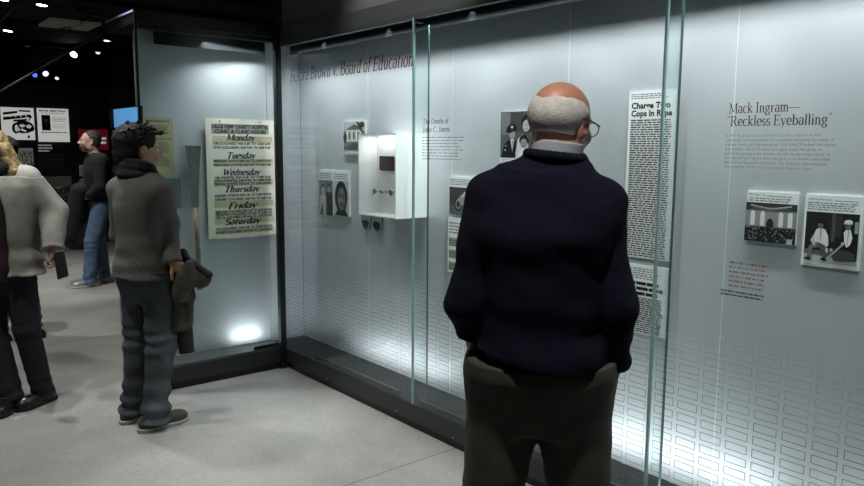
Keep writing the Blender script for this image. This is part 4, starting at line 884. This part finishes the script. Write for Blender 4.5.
def shoe(root, a, ang, upper, sole, L=.27, k=1.0, h=.004, ankle_h=.085, heel=0.0):
    """a ankle joint (figure frame); ang toe direction in degrees about z"""
    M = rotz(ang); c = v3(a[0], a[1], 0)
    def P_(x, y, z): return c + M @ v3(x, y, z)
    F = Field(c - .24, c + [.24, .24, .22], h)
    F.ell(P_(0, .05, .035), (.042, L * .48, .044), M, .01); F.ell(P_(0, -.035, .05), (.036, .048, .055), M, .03); F.ell(P_(0, .125, .032), (.047, .060, .034), M, .02)
    F.cone(P_(0, -.03, .05), P_(0, -.022, ankle_h + .02), .040, .040, .02); F.clipz(.012, ankle_h)
    s1 = placed(F.mesh('shoe'), 'shoe', upper, root)
    F = Field(c - .24, c + [.24, .24, .1], h); F.ell(P_(0, .05, .012), (.047, L * .51, .05), M, .01); F.ell(P_(0, -.045, .012), (.040, .050, .05), M, .02); F.ell(P_(0, .115, .012), (.051, .070, .05), M, .02); F.clipz(.0, .022)
    placed(F.mesh('sole'), 'sole', sole, s1); return s1

def hair_shell(root, hd, mt, parts, h=.004, amp=.004, freq=140, seed=3, cuts=(), name='hair', lo=(-.16, -.18, -.25), hi=(.16, .16, .18), strands=None):
    F = Field(hd.c + np.array(lo) * hd.k, hd.c + np.array(hi) * hd.k, h)
    for c, r, k in parts: hd.ell(F, c, r, k)
    for c, r, k in cuts: hd.ell(F, c, r, k, 's')
    if strands: strands(F, hd)
    F.displace(lambda X, Y, Z: amp * wob(X, Y, Z, freq, seed, (1, 1, .45)) + amp * .7 * wob(X, Y, Z, freq * .4, seed + 2))
    return placed(F.mesh(name), name, mt, root)

def tube_local(root, name, pts, rad, mt, n=10, hdl=None):
    b = MB(); b.tube(pts, rad, mt, n); me = bpy.data.meshes.new(name); me.from_pydata(b.v, [], b.f); me.materials.append(mt); me.update()
    o = bpy.data.objects.new(name, me); COL.objects.link(o); o.parent = root; me.shade_smooth(); return o

# ---- the old man in the dark sweater, seen from behind
def old_man():
    loc = Vector((1.583, 1.414, 0)); az = 43
    kw = dict(hpL=(-.10, 0, .87), hpR=(.10, 0, .87), knL=(-.128, .0, .49), knR=(.128, .0, .49), anL=(-.14, -.03, .08), anR=(.14, -.03, .08), shL=(-.150, -.01, 1.405), shR=(.152, -.01, 1.39), elL=(-.212, -.05, 1.10), elR=(.206, -.05, 1.09), wrL=(-.185, .04, .935), wrR=(.208, .03, .89),
              nk=(.030, .0, 1.525), hd=(.045, .035, 1.618))
    J = base_joints(1.74, **kw); hd = Head(J['hd'], yaw=-36, pitch=-8, roll=3, sc=1.02)
    o = body('person', 'old man in a dark navy sweater seen from behind, facing the long case', loc, az, J, SKIN('skin_ruddy', (.36, .165, .105)), hd,
             {'L': dict(d=(.10, .25, -1), n=(1, 0, 0), side=1), 'R': dict(d=(-.10, .25, -1), n=(-1, 0, 0), side=-1)}, k=1.0, wide=.95, belly=.03, feet=(8, -8), h=.006)
    eyes(o, hd)
    knit = mat('navy_knit', (.0045, .005, .014), .95, noise=(60, .3), bump=(500, .3), spec=.15)
    jacket(o, 'sweater', J, knit, .910, k=1.02, wide=.95, belly=.055, off=.045, fl=.030, collar=(.078, .006), ra=(.074, .060, .052), wrinkle=.009, neck_z=1.60, h=.007, seed=4, hemtilt=(.036, (-.19, 0, -1)))
    c = J['nk'] + v3(.0, -.002, .008)
    F = Field(c - .13, c + .13, .0035); F.cone(c - [0, 0, .03], c + [.008, .0, .036], .076, .072, .004, cap='ab')
    F.cone(c - [0, .004, .06], c + [.0, .004, .08], .062, .062, .001) if False else None
    F.clip(c + [0, 0, .022], (0, .35, 1)); placed(F.mesh('shirt_collar'), 'shirt_collar', mat('grey_shirt', (.30, .33, .38), .8, bump=(200, .2)), o)
    F = Field(c - .14, c + [.14, .14, .08], .004)
    for i in range(24):
        a0, a1 = 2 * PI * i / 24, 2 * PI * (i + 1) / 24; F.cone(c + v3(.078 * math.cos(a0), .082 * math.sin(a0), .0 * math.sin(a0) - .006 - .008 * math.cos(a0)), c + v3(.078 * math.cos(a1), .082 * math.sin(a1), .0 * math.sin(a1) - .006 - .008 * math.cos(a1)), .014, .014, .004)
    placed(F.mesh('neckband'), 'neckband', knit, o)
    trousers(o, J, mat('olive_brown_cloth', (.050, .046, .036), .9, noise=(8, .25), bump=(400, .2)), .945, k=1.0, wide=1.22, belly=.02, off=.018, rl=(.118, .092, .082), seed=7, wr=.006, seat=.02)
    for s_, f in (('L', 8), ('R', -8)): shoe(o, J['an' + s_], f, mat('black_leather_shoe', (.015, .013, .012), .35), mat('black_sole', (.01, .01, .01), .7), L=.29)
    # white fringe of hair round a bald crown
    hair_shell(o, hd, mat('white_hair', (.46, .44, .40), .9, noise=(40, .15), bump=(150, .3)),
               [((0, -.018, .020), (.0835, .096, .080), .004)], amp=.0014, freq=120, cuts=[((0, .018, .122), (.082, .100, .062), .006), ((0, .10, -.03), (.10, .078, .12), .006), ((0, -.03, -.092), (.12, .12, .066), .006), ((.085, .0, -.012), (.03, .024, .034), .004), ((-.085, .0, -.012), (.03, .024, .034), .004)])
    fr = tube_local(o, 'glasses', [hd.p(.083, -.012, .016), hd.p(.083, .04, .014), hd.p(.073, .085, .012), hd.p(.062, .100, .010)], .0018, mat('glasses_frame', (.04, .035, .03), .3, .5))
    tube_local(fr, 'temple', [hd.p(-.083, -.012, .016), hd.p(-.083, .04, .014), hd.p(-.073, .085, .012), hd.p(-.062, .100, .010)], .0018, MATS['glasses_frame'])
    for x in (-1, 1):
        ring = [hd.p(x * .036 + .026 * math.cos(t), .106 - .006 * abs(math.cos(t)), .002 + .020 * math.sin(t)) for t in np.linspace(0, 2 * PI, 25)]
        tube_local(fr, 'rim', ring, .0016, MATS['glasses_frame'], 6)
    tube_local(fr, 'bridge', [hd.p(-.010, .108, .006), hd.p(0, .112, .009), hd.p(.010, .108, .006)], .0016, MATS['glasses_frame'], 6)
    return o
old_man()

# ---- the young man in the grey sweater
def young_man():
    loc = Vector((1.303, 4.055, 0)); az = 18
    Ml = rotz(az - 90).T; Lc = lambda px, py, D: Ml @ (W(px, py, D) - np.array(loc))
    J = base_joints(1.66, shL=(-.145, -.03, 1.305), shR=(.135, .0, 1.295), elR=Lc(169, 224, 3.97), wrR=Lc(174, 262, 3.92), elL=(-.205, .0, 1.05), wrL=(-.12, .20, .91), nk=(-.01, -.01, 1.395), hd=(-.03, .01, 1.525),
                    anL=(-.11, -.03, .08), anR=(.10, -.05, .08))
    hd = Head(J['hd'], yaw=-14, pitch=-4, roll=2, sc=1.12)
    o = body('person', 'young man with short black hair in a grey sweater and jeans facing the left case', loc, az, J, SKIN('skin_tan', (.42, .24, .15)), hd,
             {'L': dict(d=(.5, .7, -.25), n=(.3, 0, -1), side=-1, curl=(30, 40)), 'R': dict(d=Lc(184, 272, 3.92) - Lc(174, 262, 3.92), n=(-1, .3, -.3), side=-1, curl=(30, 40))}, k=.96, wide=.9, feet=(4, -10), lean=.03, sc_hand=.85)
    eyes(o, hd)
    wool = mat('grey_wool', (.095, .091, .084), .95, noise=(120, .3), bump=(450, .4))
    jacket(o, 'sweater', J, wool, .838, collar=(.075, .0), k=.955, wide=.93, belly=.01, off=.030, ra=(.062, .054, .044), neck_z=1.475, wrinkle=.005, seed=11, lean=.03, hemtilt=None)
    c = J['nk'] + v3(.0, .005, .0); F = Field(c - .16, c + .16, .005)
    for zz, rr, tt in ((-.02, .085, .026), (.018, .076, .024), (.048, .072, .018)):
        for i in range(20):
            a0, a1 = 2 * PI * i / 20, 2 * PI * (i + 1) / 20; dz = lambda a: -.025 * math.sin(a) + zz
            F.cone(c + v3(rr * math.cos(a0), rr * math.sin(a0), dz(a0)), c + v3(rr * math.cos(a1), rr * math.sin(a1), dz(a1)), tt, tt, .008)
    F.displace(lambda X, Y, Z: .004 * wob(X, Y, Z, 60, 3)); placed(F.mesh('scarf'), 'scarf', mat('dark_scarf', (.006, .005, .008), .95, bump=(300, .4)), o)
    trousers(o, J, mat('faded_jeans', (.048, .060, .070), .85, noise=(5, .65), bump=(500, .3)), .875, k=.96, wide=.92, off=.008, rl=(.096, .078, .072), seed=21, wr=.012, cuff=.045, ankle=.32, seat=.012)
    for s_, f in (('L', 6), ('R', -10)):
        sh = shoe(o, J['an' + s_], f, mat('olive_suede', (.045, .043, .032), .85, noise=(50, .2)), mat('pale_sole', (.32, .32, .27), .7), L=.29)
        M = rotz(f); a = J['an' + s_] * [1, 1, 0]
        for q in (.055, .075, .095): tube_local(sh, 'lace', [a + M @ v3(-.022, q, .078 - q * .12), a + M @ v3(0, q + .004, .086 - q * .12), a + M @ v3(.022, q, .078 - q * .12)], .003, mat('lace_dark', (.03, .03, .025), .9), 6)
    def tufts(F, hd):
        rd = random.Random(12)
        for i in range(150):
            u = rd.uniform(-PI, PI); v = rd.uniform(.0, 1.25); d = v3(math.cos(u) * math.cos(v), math.sin(u) * math.cos(v), math.sin(v))
            if d[1] > .55 and d[2] < .45: continue
            p = v3(0, -.014, .034) + d * v3(.080, .098, .086); q = p + d * .020 + v3(rd.uniform(-.010, .010), .012, rd.uniform(-.004, .008)); F.cone(hd.p(*p), hd.p(*q), .009, .0022, .003)
        for i in range(14):
            x = -.045 + i * .007; F.cone(hd.p(x, .07, .085), hd.p(x + rd.uniform(-.01, .01), .112, .088 + rd.uniform(-.012, .018)), .009, .002, .003)
    hair_shell(o, hd, mat('black_hair', (.006, .0055, .006), .7, noise=(80, .3), bump=(120, .4), spec=.25), [((0, -.018, .040), (.086, .101, .090), .004), ((0, -.045, -.02), (.074, .065, .065), .02)], amp=.003,
               cuts=[((0, .098, -.03), (.088, .070, .100), .005), ((.086, .004, -.012), (.026, .026, .036), .004), ((-.086, .004, -.012), (.026, .026, .036), .004)], strands=tufts)
    return o
young_man()

def blob(name, label, cat, mt, prims, lo, hi, h=.006, dsp=None, group=None):
    """a soft thing modelled in world coordinates"""
    lo, hi = np.array(lo), np.array(hi); F = Field(lo, hi, h)
    prims(F)
    if dsp: F.displace(dsp)
    c = (lo + hi) / 2; base = v3(c[0], c[1], lo[2]); me = F.mesh(name); me.transform(Matrix.Translation(Vector(-base)))
    o = bpy.data.objects.new(name, me); COL.objects.link(o); me.materials.append(mt); me.shade_smooth(); o.location = Vector(base)
    return tag(o, label, cat, group)
# coat he carries over his hand
def coat_prims(F):
    D = 3.98
    A = lambda px, py, d=0: W(px, py, D + d)
    F.cone(A(183, 266), A(201, 279), .030, .050, .02); F.cone(A(188, 268), A(206, 277), .025, .024, .02)          # hood
    F.cone(A(176, 268, .02), A(178, 324, .05), .040, .066, .03); F.cone(A(184, 276), A(190, 297), .035, .030, .02); F.cone(A(190, 300, .03), A(188, 322, .05), .018, .030, .02)
    F.cone(A(190, 264, -.08), A(189, 284, -.06), .022, .034, .03); F.cone(A(179, 276, -.09), A(180, 296, -.05), .018, .040, .04); F.cone(A(186, 268, -.05), A(180, 290, -.05), .02, .03, .04)
    F.clip(A(180, 333), (0.05, -.03, -1))
a_, b_ = W(170, 345, 4.02), W(215, 250, 4.02); ct = blob('folded_coat', 'dark olive coat hanging from the young man\'s right hand', 'coat', mat('olive_coat', (.048, .048, .038), .95, noise=(20, .25), bump=(250, .4)), coat_prims,
     np.minimum(a_, b_) - .18, np.maximum(a_, b_) + .18, .006, lambda X, Y, Z: .005 * (wob(X, Y, Z, 28, 5, (1, 1, .3)) + .5 * wob(X, Y, Z, 60, 6)))
def part_blob(parent, name, mt, prims, lo, hi, h=.006, dsp=None):
    F = Field(np.array(lo), np.array(hi), h); prims(F)
    if dsp: F.displace(dsp)
    me = F.mesh(name); me.materials.append(mt); b = base_of(parent); me.transform(Matrix.LocRotScale(b.location, b.rotation_euler, b.scale).inverted())
    o = bpy.data.objects.new(name, me); COL.objects.link(o); o.parent = parent; me.shade_smooth(); return o
blk = mat('black_lining', (.008, .008, .010), .9, bump=(200, .2))
def sleeve(F):
    F.cone(W(183, 322, 4.06), W(187, 353, 4.06), .050, .040, .01, cap='ab')
p_ = W(185, 340, 4.06); part_blob(ct, 'sleeve', blk, sleeve, p_ - .2, p_ + .2)
def lining(F):
    F.cone(W(186, 258, 3.95), W(209, 275, 3.95), .014, .020, .01); F.cone(W(183, 252, 4.0), W(188, 262, 3.97), .022, .022, .01)
p_ = W(195, 266, 4.0); part_blob(ct, 'collar', blk, lining, p_ - .2, p_ + .2, dsp=lambda X, Y, Z: .003 * wob(X, Y, Z, 50, 8))

# ---- the woman at the left edge
def woman():
    c = W(5, 300, 4.30); loc = Vector((c[0], c[1], 0)); az = -122
    Ml = rotz(az - 90).T; Lc = lambda px, py, D: Ml @ (W(px, py, D) - np.array(loc))
    # own frame: forward = az ; her left side faces the camera and the right of the photo
    J = base_joints(1.64, shL=(-.16, -.01, 1.35), shR=(.17, 0, 1.345), elL=Lc(54, 211, 4.33), wrL=Lc(53, 250, 4.25), elR=(.23, .0, 1.05), wrR=(.20, .16, .90), hd=(.015, .02, 1.515), nk=(.01, 0, 1.385))
    J['anL'] = Lc(43, 396, 4.42) * [1, 1, 0] + [0, 0, .08]; J['anR'] = Lc(12, 402, 4.3) * [1, 1, 0] + [0, 0, .08]; J['knL'] = v3(-.12, .03, .46); J['knR'] = v3(.06, .03, .46)
    hd = Head(J['hd'], yaw=-20, pitch=-5, sc=.98)
    o = body('person', 'woman with long light brown hair in a pale grey jacket at the left edge', loc, az, J, SKIN('skin_fair', (.50, .31, .23)), hd,
             {'L': dict(d=(-.05, -.1, -1), n=(1, 0, 0), side=1, curl=(55, 55)), 'R': dict(d=(-.2, .6, -.4), n=(-1, 0, -.3), side=-1)}, k=.95, wide=.95, feet=(-28, -8))
    eyes(o, hd)
    gj = mat('pale_grey_canvas', (.22, .225, .20), .85, noise=(14, .2), bump=(220, .3))
    jacket(o, 'jacket', J, gj, .80, k=.955, wide=1.08, off=.050, ra=(.082, .076, .060), neck_z=1.43, wrinkle=.007, seed=31, fl=.015, hemtilt=(.02, (.30, -.1, -1)), cut=((.04, .22, 1.0), (.15, .20, .46)))
    # dark top in the open front, scarf and strap
    F = Field((-.3, -.1, .7), (.3, .4, 1.45), .006); F.loft([(z, x + .04, y + .035, rx * .85, ry + .010) for z, x, y, rx, ry in tors(.02, k=.955) if z > .74 and z < 1.38], .02); placed(F.mesh('top'), 'top', mat('plum_top', (.022, .008, .016), .9), o)
    c2 = J['nk'] + v3(0, 0, .025); F = Field(c2 - .22, c2 + .22, .006)
    for i in range(18):
        a0, a1 = 2 * PI * i / 18, 2 * PI * (i + 1) / 18; q = lambda a: c2 + v3(.085 * math.cos(a), .08 * math.sin(a), .012 - .03 * math.sin(a) + .02 * math.cos(a) * -1); F.cone(q(a0), q(a1), .048, .048, .01)
    F.displace(lambda X, Y, Z: .007 * wob(X, Y, Z, 45, 3)); placed(F.mesh('scarf'), 'scarf', mat('dark_scarf', (.006, .005, .008), .95), o)
    # pale yoke over the shoulder
    F = Field((-.35, -.2, 1.15), (.0, .2, 1.45), .005); F.cone((-.05, .0, 1.37), (-.160, -.01, 1.350), .072, .080, .01); F.clipz(1.345, 1.45); F.displace(lambda X, Y, Z: .003 * wob(X, Y, Z, 40, 2)); placed(F.mesh('shoulder_yoke'), 'shoulder_yoke', mat('pale_yoke', (.30, .31, .29), .8), o)
    trousers(o, J, mat('black_trousers', (.010, .010, .016), .85, bump=(300, .2)), .86, k=.95, wide=.98, off=.016, rl=(.098, .070, .062), seed=41, cuff=.05, wr=.004)
    for s_, f in (('L', -28), ('R', -8)):
        sh = shoe(o, J['an' + s_], f, mat('black_boot', (.013, .012, .012), .28), mat('black_sole', (.01, .01, .01), .7), L=.265, ankle_h=.12); M = rotz(f); a = J['an' + s_] * [1, 1, 0]
        tube_local(sh, 'buckle', [a + M @ v3(-.044, .01, .07), a + M @ v3(-.030, .05, .082), a + M @ v3(0, .062, .086), a + M @ v3(.03, .05, .082)], .004, mat('boot_buckle', (.25, .24, .22), .35, .8), 6)
    def strands(F, hd):
        rd = random.Random(3)
        for i in range(26):
            u = math.radians(rd.uniform(-10, 190)) ; x, y = .088 * math.cos(u), -.085 * math.sin(u) - .0
            F.cone(hd.p(x, y, .02), hd.p(x * 1.5, y * 1.5 - .01, -.13), .022, .026, .01); F.cone(hd.p(x * 1.5, y * 1.5 - .01, -.13), hd.p(x * 1.55 + rd.uniform(-.02, .02), y * 1.5, -.27 - rd.uniform(0, .05)), .026, .008, .01)
    hm = mat('light_brown_hair', (.24, .17, .07), .6, noise=(24, .6), bump=(90, .9))
    hair_shell(o, hd, hm, [((0, -.018, .035), (.088, .104, .092), .004)], amp=.004, freq=110, cuts=[((0, .105, -.03), (.078, .075, .11), .006)], lo=(-.26, -.26, -.38), hi=(.26, .2, .18), strands=strands, h=.005)
    return o
wo = woman()
bagm = mat('black_bag_leather', (.010, .010, .014), .6, bump=(120, .3))
bg = empty('hand_bag', tuple(W(60, 266, 4.15)), 'small black bag hanging from the woman\'s hand at left', 'bag')
b = MB(); vs = [W(*c_, d_) for d_ in (4.10, 4.17) for c_ in ((53, 252), (64, 250), (69, 276), (57.5, 280))]
b.add(vs, [(0, 1, 2, 3), (7, 6, 5, 4), (0, 4, 5, 1), (1, 5, 6, 2), (2, 6, 7, 3), (3, 7, 4, 0)], bagm); b.build('pouch', bg, bevel=.008)
h_ = MB(); h_.tube([W(53, 260, 4.16), W(53, 254, 4.2), W(56, 252, 4.22), W(60, 254, 4.2), W(60, 260, 4.16)], .006, bagm, 8); h_.build('handle', bg, True)

# ---- visitor hidden behind the woman: one beige leg and black shoe show
def hidden_man():
    c = W(14, 330, 5.85); loc = Vector((c[0], c[1], 0)); az = -80
    f = W(44, 338, 5.85); M = rotz(az - 90); fl = M.T @ (np.array([f[0], f[1], 0]) - np.array([c[0], c[1], 0]))
    J = base_joints(1.62); J['anL'] = v3(fl[0], -.03, .08); J['knL'] = v3(fl[0] * .62, .06, .46); J['anR'] = v3(.08, -.10, .08)
    hd = Head(J['hd'] * [1, 1, .99], yaw=-110, sc=.94)
    o = body('person', 'visitor mostly hidden behind the woman, beige trouser leg and black shoe showing', loc, az, J, SKIN('skin_fair', (.50, .31, .23)), hd, {'L': dict(d=(0, .1, -1), n=(1, 0, 0), side=1), 'R': dict(d=(0, .1, -1), n=(-1, 0, 0), side=-1)}, k=.94, h=.008, feet=(0, 0))
    jacket(o, 'coat', J, mat('dark_coat', (.014, .014, .018), .9, bump=(150, .3)), .62, k=.94, off=.04, seed=51, h=.01)
    trousers(o, J, mat('beige_cloth', (.20, .19, .15), .9, noise=(12, .3)), .86, k=.94, rl=(.095, .078, .072), seed=52, cuff=.06, wr=.008, h=.008)
    for s_ in 'LR': shoe(o, J['an' + s_], 0, mat('black_leather_shoe', (.015, .013, .012), .35), mat('black_sole', (.01, .01, .01), .7), L=.26, h=.006)
    hair_shell(o, hd, mat('dark_brown_hair', (.016, .013, .011), .7, bump=(100, .6)), [((0, -.018, .040), (.086, .101, .090), .004), ((0, -.045, -.02), (.074, .065, .065), .02)], cuts=[((0, .098, -.03), (.088, .070, .100), .005)], h=.006)
hidden_man()

# ---- the man in black further down the hall
def far_man():
    c = W(101, 250, 8.15); loc = Vector((c[0], c[1], 0)); az = 178
    J = base_joints(1.71, shL=(-.175, .0, 1.385), shR=(.175, .0, 1.385), elL=(-.22, .03, 1.10), wrL=(-.14, .15, .99), elR=(.22, .05, 1.10), wrR=(.12, .15, 1.00), hd=(0, .055, 1.585), nk=(0, .01, 1.44))
    J['anL'] = v3(-.09, .15, .08); J['knL'] = v3(-.10, .11, .49); J['anR'] = v3(.11, -.04, .08); J['knR'] = v3(.10, -.01, .49)
    hd = Head(J['hd'], yaw=-6, pitch=3, sc=1.0)
    o = body('person', 'man in a black top and blue jeans in profile, facing left, far down the hall', loc, az, J, SKIN('skin_pale', (.38, .25, .19)), hd,
             {'L': dict(d=(.5, .8, 0), n=(0, 0, -1), side=-1), 'R': dict(d=(-.5, .8, 0), n=(0, 0, -1), side=1)}, k=1.0, feet=(2, -14))
    eyes(o, hd)
    jacket(o, 'top', J, mat('black_jersey', (.005, .005, .006), .9, bump=(300, .3)), .90, k=.995, wide=1.06, off=.025, seed=61, h=.008)
    trousers(o, J, mat('blue_jeans', (.085, .14, .24), .85, noise=(7, .4), bump=(500, .3)), .94, k=1.0, off=.014, rl=(.096, .078, .070), seed=62, cuff=.05, wr=.006)
    for s_, f in (('L', 2), ('R', -14)): shoe(o, J['an' + s_], f, mat('silver_sneaker', (.36, .38, .44), .4, .4), mat('pale_rubber', (.55, .55, .55), .6), L=.30)
    hair_shell(o, hd, mat('dark_brown_hair', (.016, .013, .011), .7, bump=(100, .6)), [((0, -.022, .036), (.081, .096, .086), .004), ((0, -.045, -.015), (.072, .060, .060), .02)], amp=.002,
               cuts=[((0, .100, -.03), (.088, .082, .110), .005), ((.086, .004, -.012), (.024, .024, .034), .004), ((-.086, .004, -.012), (.024, .024, .034), .004)])
    hair_shell(o, hd, mat('stubble', (.10, .065, .05), .8), [((0, .034, -.058), (.0595, .060, .055), .01)], amp=.0006, name='beard', cuts=[((0, .02, .01), (.10, .12, .062), .004), ((0, -.055, -.05), (.1, .06, .1), .004)])
far_man()
def carried(F):
    A = lambda px, py, d=0: W(px, py, 8.05 + d)
    F.cone(A(88, 186), A(80, 240), .10, .13, .05); F.cone(A(84, 195), A(73, 240), .09, .10, .05); F.cone(A(79, 191, -.2), A(71, 235, -.1), .085, .10, .05); F.cone(A(88, 190), A(90, 235), .08, .07, .05); F.clip(A(76, 249), (0, 0, -1))
a_, b_ = W(60, 252, 8.05), W(100, 175, 8.05)
blob('carried_coat', 'black coat held in the arms of the man in the black top', 'coat', mat('black_coat_cloth', (.009, .009, .012), .95, bump=(80, .4)), carried, np.minimum(a_, b_) - .2, np.maximum(a_, b_) + .2, .010, lambda X, Y, Z: .010 * wob(X, Y, Z, 22, 5, (1, 1, .3)))
